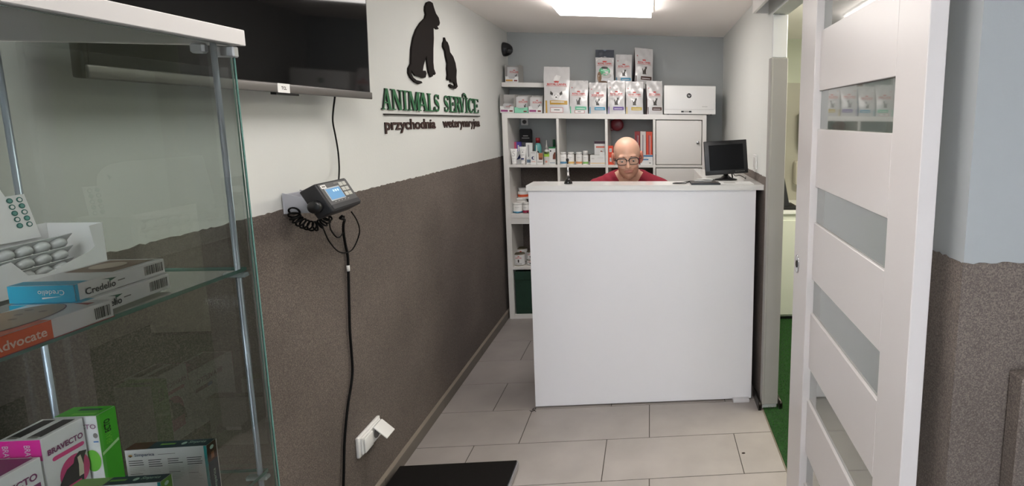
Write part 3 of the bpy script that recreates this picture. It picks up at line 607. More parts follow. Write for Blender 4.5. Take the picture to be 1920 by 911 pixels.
# tall pink box
def tall_box(x0, x1, y0, y1, h, label, kind):
    M4 = Matrix.Translation((x0, y0, ZL)); Wd, L = x1 - x0, y1 - y0; fr = boxframes(M4, Wd, L, h); m = MB(); m.box(0, Wd, 0, L, 0, h, CARD, bev=.0008, M4=M4); r, f, t = fr['right'], fr['front'], fr['top']
    if kind == 'pink':
        m.rect(f, 0, h - .034, Wd, h, MAG)
        for q in (.12, .62): m.text(f, 'BRAV', Wd * q, h - .031, Wd * (q + .14), h - .008, CARD, rot=-90)
        for q in (.10, .58): m.poly(t, [(Wd * (q + .02), L * .12), (Wd * (q + .32), L * .12), (Wd * (q + .32), L * .92), (Wd * (q + .02), L * .92)], BAR); m.rect(t, Wd * (q + .04), L * .06, Wd * (q + .28), L * .15, GREYI, o=.001)
        m.text(r, 'BRAVECTO', L * .10, h - .031, L * .93, h - .0215, PURP, bold=.028)
        m.rect(r, L * .24, h - .044, L * .88, h - .037, PINK); m.disc(r, L * .24, h - .0405, .0035, .0035, PINK); m.disc(r, L * .88, h - .0405, .0035, .0035, PINK)
        m.disc(r, L * .64, h - .078, L * .36, .028, PINK, n=30); m.poly(r, [(L * .22, h - .105), (L * .26, h - .085), (L * .45, h - .068), (L * .62, h - .064), (L * .66, h - .056), (L * .78, h - .050), (L * .96, h - .054), (L * .88, h - .064), (L * .84, h - .075), (L * .8, h - .105)], BAR, o=.0009)
        m.poly(r, [(L * .72, h - .058), (L * .80, h - .056), (L * .84, h - .075), (L * .82, h - .09), (L * .70, h - .09), (L * .73, h - .07)], C('cream_fur', (206, 196, 176)), o=.0012)
        m.rect(r, L * .3, h - .118, L * .75, h - .095, PINK, o=.0010)
    if kind == 'low':
        m.rect(f, 0, h - .034, Wd, h, MAG); m.rect(t, Wd * .12, L * .05, Wd * .9, L * .97, PURP); m.rect(t, Wd * .12, L * .60, Wd * .5, L * .8, PINK, o=.0009)
        m.text(r, 'BRAVECTO', L * .30, h - .030, L * .92, h - .019, PURP, bold=.028); m.rect(r, L * .55, h - .045, L * .95, h - .037, PURP); m.disc(r, L * .62, h - .041, .006, .004, C('sky', (60, 130, 200)), o=.001)
    if kind == 'green':
        m.rect(r, 0, 0, L, h, GRN); m.rect(t, 0, 0, Wd, L, GRN); m.rect(t, Wd * .35, L * .12, Wd * .9, L * .3, LGRN, o=.0009); m.rect(t, Wd * .30, L * .55, Wd * .85, L * .75, DGRN, o=.0009)
        m.text(r, 'BRAV', L * .30, h - .056, L * .62, h - .036, LGRN, rot=90, bold=.01); m.text(r, 'ECTO', L * .30, h - .036, L * .62, h - .014, BAR, rot=90, bold=.01)
        m.poly(r, [(L * .05, h - .071), (L * .05, h - .066), (L * .95, h - .055), (L * .95, h - .060)], C('pale_green', (180, 226, 160)))
        m.text(f, 'BRAVECTO', Wd * .05, h - .022, Wd * .97, h - .014, PURP); m.rect(f, Wd * .86, h - .046, Wd * .98, h - .044, C('sky', (60, 130, 200))); m.disc(f, Wd * .78, h - .078, Wd * .2, .019, LGRN, n=26); m.disc(f, Wd * .93, h - .034, .0035, .0045, GREYI)
    m.build('medicine_box', origin=(x0 + Wd / 2, y0 + L / 2, ZL), label=label, cat='box')
tall_box(-.960, -.8985, .8685, .8985, .1428, 'bright green and white chewable tablet box standing behind the pink one', 'green')
tall_box(-.973, -.9145, .806, .865, .1428, 'tall white box with a pink end and a black dog picture on the lower shelf', 'pink')
tall_box(-.973, -.9125, .700, .8015, .1185, 'white box with a purple top, in front of the pink box on the lower shelf', 'low')
def simp(x0, x1, y0, y1, h, label, k):
    M4 = Matrix.Translation((x0, y0, ZL)) @ Matrix.Rotation(math.radians(2), 4, 'Z'); Wd, L = x1 - x0, y1 - y0; fr = boxframes(M4, Wd, L, h); m = MB(); m.box(0, Wd, 0, L, 0, h, CARD, bev=.0006, M4=M4); r, f, t = fr['right'], fr['front'], fr['top']
    m.rect(f, Wd * .965, 0, Wd, h, C('turquoise', (40, 150, 150))) ; a = BRN if k == 0 else PGRN
    m.rect(t, 0, 0, Wd, L, NAVY); m.rect(t, 0, 0, Wd * (.27 if k == 0 else .36), L, a, o=.0008); m.text(t, 'Simparica', Wd * .72, L * .35, Wd * .93, L * .8, C('mint', (190, 220, 205)), o=.001); m.disc(t, Wd * .67, L * .5, Wd * .03, L * .2, C('mint', ()), o=.001); m.rect(t, Wd * .38, L * .4, Wd * .56, L * .62, PGRN, o=.001)
    m.rect(r, 0, 0, L, h, NAVY if k == 0 else PGRN); m.rect(r, 0, h * .68, L, h, a, o=.0007); m.rect(r, L * .3, h * .72, L * .62, h * .84, C('tan2', (150, 100, 70)) if k == 0 else LGRN, o=.001); m.disc(r, L * .45, h * .92, L * .2, h * .035, C('mint', ()), o=.001); m.text(r, 'Simparica', L * .3, h * .12, L * .65, h * .52, C('mint', ()), rot=90, o=.001)
    m.rect(r, L * .93, 0, L, h, CARD, o=.001)
    m.text(f, 'Simparica', Wd * .12, h * .87, Wd * .36, h * .94, C('slate', (60, 74, 104)), bold=.012); logo(m, f, Wd * .07, h * .90, Wd * .025); m.rect(f, Wd * .40, h * .895, Wd * .61, h * .903, GREYI)
    rr = random.Random(5)
    for c_ in range(4):
        xx = Wd * (.04 + c_ * .235); yy = h * .80
        for i in range(3 + c_ % 2): m.rect(f, xx, yy, xx + Wd * rr.uniform(.13, .19), yy + h * .012, INK); yy -= h * .038
        for i in range(9):
            m.rect(f, xx, yy, xx + Wd * rr.uniform(.12, .19), yy + h * .007, PALE if i != 4 else INK); yy -= h * .030
    m.build('medicine_box', origin=(x0 + Wd / 2, y0 + L / 2, ZL), label=label, cat='box')
simp(-.838, -.720, .842, .861, .0965, 'white text-covered box with a dark brown and green edge, standing beside the bright green box', 0)
simp(-.838, -.720, .762, .780, .0925, 'white box with a green and navy top, in front of the text-covered box', 1)
# ------------------------------------------------------------------ storage shelving: two open cube units, one on the other
YF = 3.806; YBK = 4.142
def unit(name, z0, z1, rows, label, doors=()):
    t = thing(name, (-.317, 3.97, z0), label, 'shelving unit')
    def bd(nm, *a): m = MB(); m.box(*a, LAM, bev=.0012); m.build(nm, t)
    bd('side_panel', -1.048, -1.011, YF, YBK, z0, z1); bd('side_panel', .383, .414, YF, YBK, z0, z1)
    bd('bottom_board', -1.011, .383, YF, YBK, z0, rows[0][0]); bd('top_board', -1.011, .383, YF, YBK, rows[-1][1], z1)
    for a, b in ((-.671, -.654), (-.326, -.307), (.021, .039)): bd('divider', a, b, YF + .002, YBK, rows[0][0], rows[-1][1])
    for i in range(len(rows) - 1):
        for a, b in ((-1.011, -.671), (-.654, -.326), (-.307, .021), (.039, .383)): bd('shelf_board', a, b, YF + .002, YBK, rows[i][1], rows[i + 1][0])
    for i in doors:
        m = MB(); m.box(.044, .378, YF + .002, YF + .018, rows[i][0] + .004, rows[i][1] - .006, LAM, bev=.0015); d_ = m.build('door', t)
        m = MB(); zk = (rows[i][0] + rows[i][1]) / 2; R4 = Matrix.Translation((.350, YF + .002, zk)) @ Matrix.Rotation(math.pi / 2, 4, 'X')
        m.lathe([(.005, 0), (.005, .010), (.011, .014), (.012, .018), (.009, .022), (0, .023)], STEEL, M4=R4, n=14); m.build('knob', d_)
    return t
unit('shelving_unit', 0, .7635, [(.034, .378), (.398, .722)], 'lower white cube shelving unit on the floor behind the desk', (1,))
unit('shelving_unit', .764, 1.524, [(.795, 1.136), (1.155, 1.488)], 'upper white cube shelving unit standing on the lower one, with a closed door at right', (0, 1))
def pz(px, py, Y): p = P(px, py, 1, Y); return p.x, p.z
def span(x0, x1, Y, py=260): return pz(x0, py, Y)[0], pz(x1, py, Y)[0]
Z_TOP, Z_R1, Z_R2, Z_R3 = 1.5242, 1.1552, .7952, .3982
# floating shelf on the back wall
fs_ = MB(); fs_.box(-1.076, -.035, 3.93, YB - .001, 1.7135, 1.7465, LAM, bev=.0015)
fs_.build('wall_shelf', origin=(-.55, 4.04, 1.7135), label='white floating shelf on the back wall above the shelving unit', cat='shelf')
ZFS = 1.7468
# --- pet food pouches
FOIL = M('pouch_silver', (206, 204, 203), .3, metal=.08, bump=.28, bscale=16, coat=.3)
FOILD = M('pouch_dark_foil', (92, 98, 108), .22, metal=.5, bump=.35, bscale=16)
RED = C('red', (200, 52, 44)); CATC = C('cat_photo', (70, 66, 62)); WHT = C('white', (228, 226, 224)); PNKP = C('rose', (196, 130, 130))
class PouchFrame(Fr):
    def __init__(s, O, U, V, prof): super().__init__(O, U, V); s.prof = prof
    def pt(s, x, y, o=0): return s.O + s.U * x + s.V * y + s.N * (s.prof(x, y) + o)
def crown(m, F, x, y, w, h, mat, o):
    m.poly(F, [(x - w / 2, y), (x - w * .62, y + h), (x - w * .28, y + h * .5), (x - w * .2, y + h * 1.15), (x, y + h * .55), (x + w * .2, y + h * 1.15), (x + w * .28, y + h * .5), (x + w * .62, y + h), (x + w / 2, y)], mat, o)
def sitting_cat(m, F, x, y, h, mat, o):
    w = h * .62; pts = [(-.42, 0), (.30, 0), (.34, .08), (.22, .12), (.26, .40), (.30, .62), (.42, .70), (.44, .92), (.36, 1.0), (.30, .90), (.16, .90), (.08, 1.0), (.04, .86), (.06, .70), (-.10, .58), (-.26, .40), (-.34, .55), (-.46, .72), (-.54, .66), (-.44, .40), (-.40, .20)]
    m.poly(F, [(x + a * w, y + b * h) for a, b in pts], mat, o)
def pouch(px0, px1, pytop, Y, zb, depth, band, label, seed, kind='cat', lean=0, pyb=None, side=None, yaw=0, big=False):
    x0, x1 = span(px0, px1, Y, pytop + 30); zt = pz((px0 + px1) / 2, pytop, Y)[1]; w, h = x1 - x0, zt - zb; r = random.Random(seed)
    R3 = Matrix.Rotation(yaw, 3, 'Z') @ Matrix.Rotation(lean, 3, 'Y'); O = Vector(((x0 + x1) / 2, Y, zb)); U = R3 @ Vector((1, 0, 0)); V = R3 @ Vector((0, 0, 1))
    if lean: O.z += abs(math.sin(lean)) * w / 2
    ph = [r.uniform(0, 6.28) for _ in range(6)]; d = depth
    def prof(x, y):        # front surface (towards the viewer), N = U x V = -Y
        t = y / h; u = x / (w / 2); k = max(0, 1 - max(0, t - .25) / .72) ** .8
        bul = .14 * d * math.sin(math.pi * min(1, t * 1.1)) * (1 - u * u)
        wr = (.0018 * math.sin(x * 90 + y * 60 + ph[0]) + .0010 * math.sin(x * 150 - y * 110 + ph[1]) + .0006 * math.sin(y * 150 + ph[2])) * min(1, t * 3) * (1 - u ** 4)
        return -(d / 2) * (1 - k) + bul * (k if t > .5 else 1) + wr * (1.4 if t > .45 else .7)
    F = PouchFrame(O, U, V, prof); N = F.N; m = MB(); nu, nv = 12, 26; front = []; back = []; body = FOIL
    def wid(t): return w / 2 * (1 - .05 * math.sin(math.pi * min(1, t * 1.4)) + .006 * math.sin(t * 9 + ph[3]))
    for j in range(nv + 1):
        t = j / nv; y = h * t; ww = wid(t)
        k = max(0, 1 - max(0, t - .25) / .72) ** .8; dd = max(.002, d * k)
        for i in range(nu + 1):
            x = -ww + 2 * ww * i / nu; front.append(F.pt(x, y)); q = F.O + F.U * x + F.V * y - N * (d / 2 + dd / 2 - .0) ; back.append(q - N * (.06 * d * math.sin(math.pi * t) * (1 - (x / ww) ** 2)))
    vs = front + back; nn = nu + 1; B0 = len(front); fs = []; fd = []
    for j in range(nv):
        tgt = fd if (kind == 'box' and j > nv * .74) else fs
        for i in range(nu):
            a = j * nn + i; tgt.append((a, a + 1, a + nn + 1, a + nn)); tgt.append((B0 + a + 1, B0 + a, B0 + a + nn, B0 + a + nn + 1))
    m.add(vs, fs, body, True)
    if fd: m.add(vs, fd, FOILD, True)
    # gussets: sides folded slightly inward
    for sgn, i0 in ((-1, 0), (1, nu)):
        g = []
        for j in range(nv + 1):
            a = front[j * nn + i0]; b = back[j * nn + i0]; c = (a + b) / 2 - F.U * sgn * min(.012, (a - b).length * .18); g += [a, c, b]
        f = [(j * 3 + q, j * 3 + q + 1, j * 3 + q + 4, j * 3 + q + 3) if sgn < 0 else (j * 3 + q + 1, j * 3 + q, j * 3 + q + 3, j * 3 + q + 4) for j in range(nv) for q in (0, 1)]
        m.add(g, [tuple(reversed(q)) for q in f], side or body, True)
    m.add([front[i] for i in range(nn)] + [back[i] for i in range(nn)], [tuple(range(nn)) [::-1] + tuple(range(nn, 2 * nn))], body)
    top = [front[nv * nn + i] for i in range(nn)] + [back[nv * nn + nu - i] for i in range(nn)]; m.add(top, [tuple(range(2 * nn))], body)
    m.build_ = None
    # printing, following the front of the pouch
    f = F; o = .0014
    if kind == 'cat':
        m.text(f, 'ROYAL CANIN', -w * .34, h * .575, w * .34, h * .625, RED, o=o, bold=.03); crown(m, f, 0, h * .645, w * .15, h * .045, RED, o); m.rect(f, -w * .38, h * .548, w * .38, h * .556, RED, o=o, nx=8)
        sitting_cat(m, f, w * .02, h * .27, h * .23, CATC, o + .0004); m.rect(f, -w * .18, h * .12, w * .42, h * .215, band, o=o, nx=8, ny=2)
        m.rect(f, -w * .12, h * .15, w * .34, h * .168, WHT, o=o + .0005, nx=8); m.rect(f, -w * .46, h * .01, -w * .41, h * .22, band, o=o, ny=4)
        m.disc(f, -w * .36, h * .78, w * .035, w * .04, PNKP, o=o)
        if big: m.rect(f, -w * .22, h * .015, w * .32, h * .105, PNKP, o=o, nx=8); m.rect(f, -w * .19, h * .025, w * .29, h * .095, WHT, o=o + .0005, nx=8); m.rect(f, -w * .05, h * .055, w * .12, h * .07, CATC, o=o + .0009)
    elif kind == 'dog':
        m.text(f, 'ROYAL CANIN', -w * .36, h * .605, w * .36, h * .645, RED, o=o, bold=.035); crown(m, f, 0, h * .66, w * .16, h * .04, RED, o); m.rect(f, -w * .40, h * .585, w * .40, h * .592, RED, o=o, nx=8); m.poly(f, [(-w * .12, h * .70), (w * .1, h * .70), (w * .16, h * .80), (0, h * .83), (-w * .08, h * .78)], WHT, o)
        m.disc(f, 0, h * .37, w * .20, h * .075, WHT, o=o)
        for sx in (-1, 1): m.poly(f, [(sx * w * .14, h * .38), (sx * w * .24, h * .41), (sx * w * .22, h * .48), (sx * w * .12, h * .43)], CATC, o + .0006); m.disc(f, sx * w * .06, h * .385, w * .018, h * .008, CATC, o=o + .0008)
        m.disc(f, 0, h * .345, w * .035, h * .014, BAR, o=o + .0008)
        m.rect(f, -w * .25, h * .19, w * .42, h * .275, band, o=o, nx=8, ny=2); m.rect(f, -w * .20, h * .235, w * .30, h * .255, WHT, o=o + .0005, nx=8); m.rect(f, -w * .42, h * .01, -w * .36, h * .275, band, o=o, ny=4)
        m.rect(f, -w * .25, h * .02, w * .25, h * .13, PNKP, o=o, nx=8); m.rect(f, -w * .23, h * .03, w * .23, h * .12, WHT, o=o + .0005, nx=8); m.rect(f, -w * .10, h * .07, w * .12, h * .085, CATC, o=o + .0009)
    else:
        m.poly(f, [(-w * .44, h * .02), (w * .44, h * .02), (w * .46, h * .70), (w * .30, h * .76), (0, h * .80), (-w * .30, h * .76), (-w * .46, h * .70)], WHT, o)
        m.text(f, 'ROYAL CANIN', -w * .36, h * .565, w * .36, h * .615, RED, o=o + .001, bold=.04); crown(m, f, 0, h * .63, w * .2, h * .05, RED, o + .001); m.rect(f, -w * .42, h * .53, w * .42, h * .538, RED, o=o + .001, nx=8)
        m.disc(f, 0, h * .37, w * .30, h * .125, C('leaf_green', (96, 176, 130)), o=o + .001); m.disc(f, 0, h * .47, w * .18, h * .035, CATC, o=o + .0014); m.rect(f, -w * .22, h * .37, w * .24, h * .41, C('mint2', (150, 214, 178)), o=o + .0018, nx=6)
        m.disc(f, w * .10, h * .24, w * .26, h * .08, C('fur_grey', (180, 176, 170)), o=o + .002)
        m.disc(f, -w * .28, h * .20, w * .12, h * .15, C('fur_tan', (140, 110, 84)), o=o + .0022); m.disc(f, -w * .1, h * .05, w * .25, h * .04, C('fur_tan2', (110, 84, 64)), o=o + .0024)
    return m.build('food_pouch', origin=(O.x, Y + d / 2, zb), label=label, cat='pet food bag', group=None)
PW = 3.83
pouch(1018, 1067, 124, PW, Z_TOP, .10, C('gold', (188, 148, 62)), 'largest silver dog food bag with a gold band, standing on the shelving unit', 1, 'dog')
pouch(1067, 1102, 150, PW, Z_TOP, .085, C('mint_band', (96, 188, 150)), 'small silver cat food bag with a mint green band, just right of the largest bag', 2, big=True)
pouch(1104, 1137, 154, PW, Z_TOP, .085, C('blue_band', (70, 150, 184)), 'small silver cat food bag with a light blue band in the front row', 3, side=C('blue_side', (60, 110, 140)))
pouch(1139, 1172, 150, PW, Z_TOP, .085, C('violet_band', (116, 92, 160)), 'small silver cat food bag with a purple band in the front row', 4)
pouch(1173, 1206, 152, PW, Z_TOP, .085, C('yellow_band', (206, 180, 84)), 'small silver cat food bag with a pale yellow band in the front row', 5)
pouch(1213, 1243, 151, PW, Z_TOP, .085, BRN, 'small silver cat food bag with a brown band, next to the printer', 6, side=C('brown_side', (78, 48, 42)), yaw=.12)
pouch(1116, 1151, 92, 3.965, ZFS, .085, GREYI, 'white cat food bag with dark foil top and green circle, on the wall shelf', 7, 'box')
pouch(1154, 1185, 101, 3.965, ZFS, .085, C('blue_band', ()), 'silver cat food bag with a blue band, middle of three on the wall shelf', 8, side=C('blue_side', ()))
pouch(1189, 1224, 90, 3.965, ZFS, .085, BRN, 'tilted silver cat food bag with dark brown sides, rightmost on the wall shelf', 9, side=C('dark_brown_side', (48, 34, 32)), lean=.05, yaw=.25)
# --- cartons of sachets with a low front
def sachet(px0, px1, pyt, pyf, Y, zb, depth, label, front, accent, seed, full):
    x0, x1 = span(px0, px1, Y, pyt + 20); zt = pz(px0, pyt, Y + .02)[1]; zf = pz(px0, pyf, Y)[1]; w = x1 - x0; t = .0015
    th = thing('sachet_carton', ((x0 + x1) / 2, Y + depth / 2, zb), label, 'carton'); F = Fr((x0, Y, zb), (1, 0, 0), (0, 0, 1)); m = MB(); hf = zf - zb; hb = zt - zb
    m.ext([(0, 0), (w, 0), (w, hf), (w * .76, hf), (w * .68, hf * .62), (w * .32, hf * .62), (w * .24, hf), (0, hf)], F, t, front, o=-t)
    for xx in (x0, x1 - t): m.ext([(0, 0), (depth, 0), (depth, hb), (0.012, hb * .97), (0, hf)], Fr((xx, Y, zb), (0, 1, 0), (0, 0, 1)), t, CARDG)
    m.box(x0, x1, Y + depth - t, Y + depth, zb, zt, CARDG); m.box(x0, x1, Y, Y + depth, zb, zb + t, CARDG)
    m.rect(F, w * .06, hf * .18, w * .56, hf * .48, accent); m.rect(F, w * .66, hf * .2, w * .9, hf * .42, C('maroon', (112, 44, 44))); m.build('tray', th)
    r = random.Random(seed); n = 5 if full else 3
    for i in range(n):
        m = MB(); yy = Y + depth - .010 - i * (depth - .02) / 5.5; hh = (hb - .012) * (1 if full else .55) - i * .002; ln = r.uniform(-.03, .03); F2 = Fr((x0 + .004, yy, zb + .003), (1, 0, ln), (0, .12, 1)); ww = w - .009
        m.ext([(0, 0), (ww, 0), (ww, hh), (0, hh)], F2, .004, FOIL)
        if i == n - 1:
            F3 = Fr(F2.pt(0, 0, .004), F2.U, F2.V); m.text(F3, 'ROYAL CANIN', ww * .22, hh * .66, ww * .92, hh * .74, RED, o=.0006, bold=.03); crown(m, F3, ww * .57, hh * .78, ww * .14, hh * .06, RED, .0006); m.rect(F3, ww * .2, hh * .62, ww * .95, hh * .635, RED)
            if full: sitting_cat(m, F3, ww * .72, hh * .34, hh * .22, CATC, .0008)
            m.rect(F3, ww * .1, hh * .05, ww * .95, hh * .3, accent if full == 2 else FOIL, o=.0005)
        m.build('sachet', th)
sachet(937, 963.5, 176, 199, 3.82, Z_TOP, .11, 'nearly empty carton of food sachets at the left end of the shelving unit top', CARD, C('mauve', (150, 70, 120)), 1, 0)
sachet(964, 990, 177, 201, 3.82, Z_TOP, .11, 'carton of food sachets with a mint green front, second from the left', C('mint_front', (140, 206, 176)), C('mint_front', ()), 2, 2)
sachet(990.5, 1016.5, 178, 199, 3.82, Z_TOP, .11, 'full carton of food sachets with a pink strip, touching the largest food bag', CARD, C('mauve', ()), 3, 1)
sachet(946.5, 972, 120, 143, 3.945, ZFS, .15, 'carton of grey sachets alone at the left end of the wall shelf', CARD, C('ochre', (196, 150, 80)), 4, 1)
# --- printer
pr = thing('printer', (.24, 3.97, Z_TOP), 'white laser printer on the right end of the shelving unit', 'printer'); x0, x1 = span(1245, 1342, 3.80, 190); zt = pz(1290, 160.5, 3.80)[1]
m = MB(); m.box(x0, x1, 3.80, 4.12, Z_TOP + .004, zt, PLAST, bev=.006, seg=3); m.build('body', pr)
m = MB(); m.box(x0 + .001, x1 - .001, 3.797, 3.80, Z_TOP + .005, Z_TOP + .036, PLAST, bev=.001); m.box(x0 + .125, x0 + .195, 3.795, 3.797, Z_TOP + .017, Z_TOP + .029, CARDG); 
for xx in (x0 + .125, x0 + .182): m.box(xx, xx + .018, 3.7935, 3.797, Z_TOP + .017, Z_TOP + .028, BLACK, bev=.001)
m.build('paper_tray', pr); m = MB(); F = Fr((x0 + .182, 3.7998, zt - .072), (1, 0, 0), (0, 0, 1)); m.disc(F, 0, 0, .0175, .0175, BAR, o=.0008, n=28); m.text(F, 'hp', -.0095, -.011, .0095, .011, PLAST, o=.0013, italic=.25, bold=.0); m.build('round_logo', pr, label='dark round hp logo')
m = MB(); F = Fr((x0, 3.7998, Z_TOP), (1, 0, 0), (0, 0, 1)); m.rect(F, .278, .058, .318, .061, CARDG, o=.0006); m.rect(F, .0, .038, .366, .0395, CARDG, o=.0006); m.build('front_marking', pr)
for xx in (x0 + .03, x1 - .03):
    for yy in (3.83, 4.09): m = MB(); m.lathe([(.008, 0), (.008, .0045)], BLACKM, c=(xx, yy, Z_TOP - .0002), n=10); m.build('foot', pr)
# --- small goods in the compartments
def carton(px0, px1, pyt, Y, zb, dep, label, col=CARD, deco=None, name='product_box', cat='box', yaw=0, group=None):
    x0, x1 = span(px0, px1, Y, pyt + 10); zt = pz((px0 + px1) / 2, pyt, Y)[1]; w, h = x1 - x0, zt - zb; M4 = Matrix.Translation((x0, Y, zb)) @ Matrix.Rotation(yaw, 4, 'Z'); fr = boxframes(M4, w, dep, h); m = MB(); m.box(0, w, 0, dep, 0, h, col, bev=.0008, M4=M4)
    if deco: deco(m, fr['front'], w, h, fr)
    return m.build(name, origin=(x0 + w / 2, Y + dep / 2, zb), label=label, cat=cat, group=group)
def jar(px0, px1, pyt, Y, zb, label, band, capf=.22, capr=.84, cap=PLAST, body=PLAST, name='tablet_jar', group=None, bandf=(.10, .30), shoulder=.08, mark=True):
    x0, x1 = span(px0, px1, Y, pyt + 10); zt = pz((px0 + px1) / 2, pyt, Y)[1]; r = (x1 - x0) / 2; h = zt - zb; c = ((x0 + x1) / 2, Y + r, zb); th = thing(name, c, label, 'jar' if 'jar' in name else name.split('_')[-1], group)
    hb = h * (1 - capf); m = MB()
    m.lathe([(r * .94, 0), (r, .003), (r, hb * bandf[0], band), (r, hb * bandf[1], body), (r, hb * (1 - shoulder)), (r * .92, hb * (1 - shoulder * .3)), (r * capr * .9, hb)], body, c=c, n=24)
    if mark:
        for k, (zz, aw) in enumerate(((.72, .9), (.62, .6), (.52, .75))):
            vs = []
            for i in range(7):
                a = -math.pi / 2 - aw / 2 + aw * i / 6
                for d_ in (0, .018): vs.append((c[0] + (r + .0005) * math.cos(a), c[1] + (r + .0005) * math.sin(a), zb + hb * (zz + d_)))
            m.add(vs, [(2 * i, 2 * i + 2, 2 * i + 3, 2 * i + 1) for i in range(6)], INK if k == 0 else PALE)
    m.build('body', th); m = MB(); m.lathe([(r * capr, 0), (r * capr, h * capf * .92), (r * capr * .94, h * capf), (0, h * capf)], cap, c=(c[0], c[1], zb + hb), n=28); m.build('cap', th); return th
def tube_pack(px0, px1, pyt, Y, zb, label, deco=None):
    x0, x1 = span(px0, px1, Y, pyt + 10); zt = pz((px0 + px1) / 2, pyt, Y)[1]; w, h = x1 - x0, zt - zb; cx = (x0 + x1) / 2; th = thing('ointment_tube', (cx, Y + .015, zb), label, 'tube'); hc = h * .2
    m = MB(); m.lathe([(w * .30, 0), (w * .32, hc), (w * .25, hc)], PLAST, c=(cx, Y + .015, zb), n=18); m.build('cap', th)
    m = MB(); n = 16; vs = []; rows = 10
    for j in range(rows + 1):
        t = j / rows; a = w * (.33 + .17 * t); b = max(.0012, w * .33 * (1 - t) ** .8)
        for k in range(n): an = 2 * math.pi * k / n; vs.append((cx + a * math.cos(an), Y + .015 + b * math.sin(an), zb + hc + (h - hc) * t))
    fs = [(j * n + k, j * n + (k + 1) % n, (j + 1) * n + (k + 1) % n, (j + 1) * n + k) for j in range(rows) for k in range(n)] + [tuple(rows * n + k for k in range(n)), tuple(range(n))[::-1]]
    m.add(vs, fs, PLAST, True); F = Fr((cx, Y + .015 - w * .33, zb + hc), (1, 0, 0), (0, .33 * w / (h - hc), 1))
    if deco: deco(m, F, w, h - hc)
    m.build('body', th)
Y1 = 3.835
tube_pack(956, 969.5, 279, Y1, Z_R1, 'plain white ointment tube at the left edge of the upper compartment', lambda m, F, w, h: (m.text(F, 'S', -w * .2, h * .4, w * .2, h * .85, PALE, o=.002), m.rect(F, -w * .25, h * .2, w * .25, h * .23, PALE, o=.003)))
carton(964.5, 976, 266, 3.97, Z_R1, .04, 'small purple and pink box behind the plain white tube', C('violet', (74, 66, 150)), lambda m, f, w, h, fr: (m.rect(f, 0, 0, w * .35, h, C('pink_red', (196, 80, 110))), m.rect(f, w * .55, h * .15, w * .75, h * .85, CARD)))
carton(968.5, 976.5, 284, 3.89, Z_R1, .05, 'white box with a navy triangle between the two white tubes', CARD, lambda m, f, w, h, fr: m.poly(f, [(0, h * .35), (w, h * .9), (w, h * .45), (w * .3, h * .35)], C('navy2', (24, 32, 84))))
th = thing('treat_pouch', (-.84, 4.06, Z_R1), 'black pouch with a silhouette picture at the back of the upper left compartment', 'pouch'); x0, x1 = span(974.5, 998, 4.04, 260); zt = pz(986, 241.5, 4.04)[1]
FP = Fr((x0, 4.04, Z_R1), (1, 0, 0), (0, .03, 1)); w, h = x1 - x0, zt - Z_R1; m = MB(); m.ext([(.004, 0), (w - .004, 0), (w - .001, h * .5), (w, h - .01), (w - .008, h), (.008, h), (0, h - .01), (.001, h * .5)], FP, .010, BLACKM); m.ext([(.01, .01), (w - .01, .01), (w - .01, h * .85), (.01, h * .85)], FP, .018, BLACKM)
F = Fr(FP.pt(0, 0, .0182), FP.U, FP.V); m.rect(F, .012, h * .12, w - .012, h * .6, C('night', (92, 92, 100))); m.poly(F, [(w * .45, h * .12), (w * .48, h * .34), (w * .25, h * .5), (w * .30, h * .52), (w * .52, h * .40), (w * .70, h * .56), (w * .74, h * .52), (w * .58, h * .36), (w * .60, h * .12)], BAR, .0009)
m.rect(F, w * .3, h * .78, w * .7, h * .80, PALE); m.rect(F, w * .2, h * .72, w * .8, h * .735, PALE); m.build('bag', th)
tube_pack(972.8, 986.3, 275, Y1, Z_R1, 'white ointment tube with a small dark emblem, second from the left', lambda m, F, w, h: (m.disc(F, 0, h * .62, w * .07, w * .07, INK, o=.004), m.rect(F, -w * .25, h * .75, w * .25, h * .78, PALE, o=.002), m.rect(F, -w * .25, h * .40, w * .25, h * .45, PALE, o=.004), m.rect(F, -w * .2, h * .1, w * .2, h * .2, C('navy2', ()), o=.004)))
carton(986, 997.5, 268, 3.86, Z_R1, .03, 'tall white box with black upright lettering in the upper left compartment', CARD, lambda m, f, w, h, fr: (m.rect(f, w * .35, h * .35, w * .45, h * .92, INK), m.rect(f, w * .55, h * .4, w * .62, h * .9, PALE), m.rect(f, w * .1, h * .08, w * .9, h * .22, C('steel_blue', (100, 120, 140)))))
carton(994.5, 1005, 284, Y1, Z_R1, .035, 'small white box with a dark round C-shaped emblem', CARD, lambda m, f, w, h, fr: (m.disc(f, w * .5, h * .5, w * .3, w * .3, C('navy2', ())), m.disc(f, w * .62, h * .5, w * .2, w * .2, CARD, o=.001), m.rect(f, w * .15, h * .86, w * .85, h * .94, PALE), m.rect(f, w * .15, h * .2, w * .85, h * .24, C('salmon', (220, 150, 130)))))
def bottle(px0, px1, pyt, Y, zb, label, prof, body, cap, deco=None, band=None):
    x0, x1 = span(px0, px1, Y, pyt + 10); zt = pz((px0 + px1) / 2, pyt, Y)[1]; r = (x1 - x0) / 2; h = zt - zb; c = ((x0 + x1) / 2, Y + r, zb); th = thing('bottle', c, label, 'bottle'); hs = prof[0]
    m = MB(); pp = [(r * .95, 0), (r, .003)]
    if band: pp += [(r, h * hs * band[0], band[2]), (r, h * hs * band[1], body)]
    pp += [(r, h * hs * .72), (r * .9, h * hs * .85), (r * prof[1], h * hs)]; m.lathe(pp, body, c=c, n=20)
    if deco: deco(m, Fr((c[0], c[1] - r - .0004, zb), (1, 0, 0), (0, 0, 1)), r, h)
    m.build('body', th); m = MB(); z = h * hs; m.lathe([(q[0] * r, z + q[1] * (h - z)) for q in prof[2]], cap, c=c, n=16); m.build('cap', th); return th
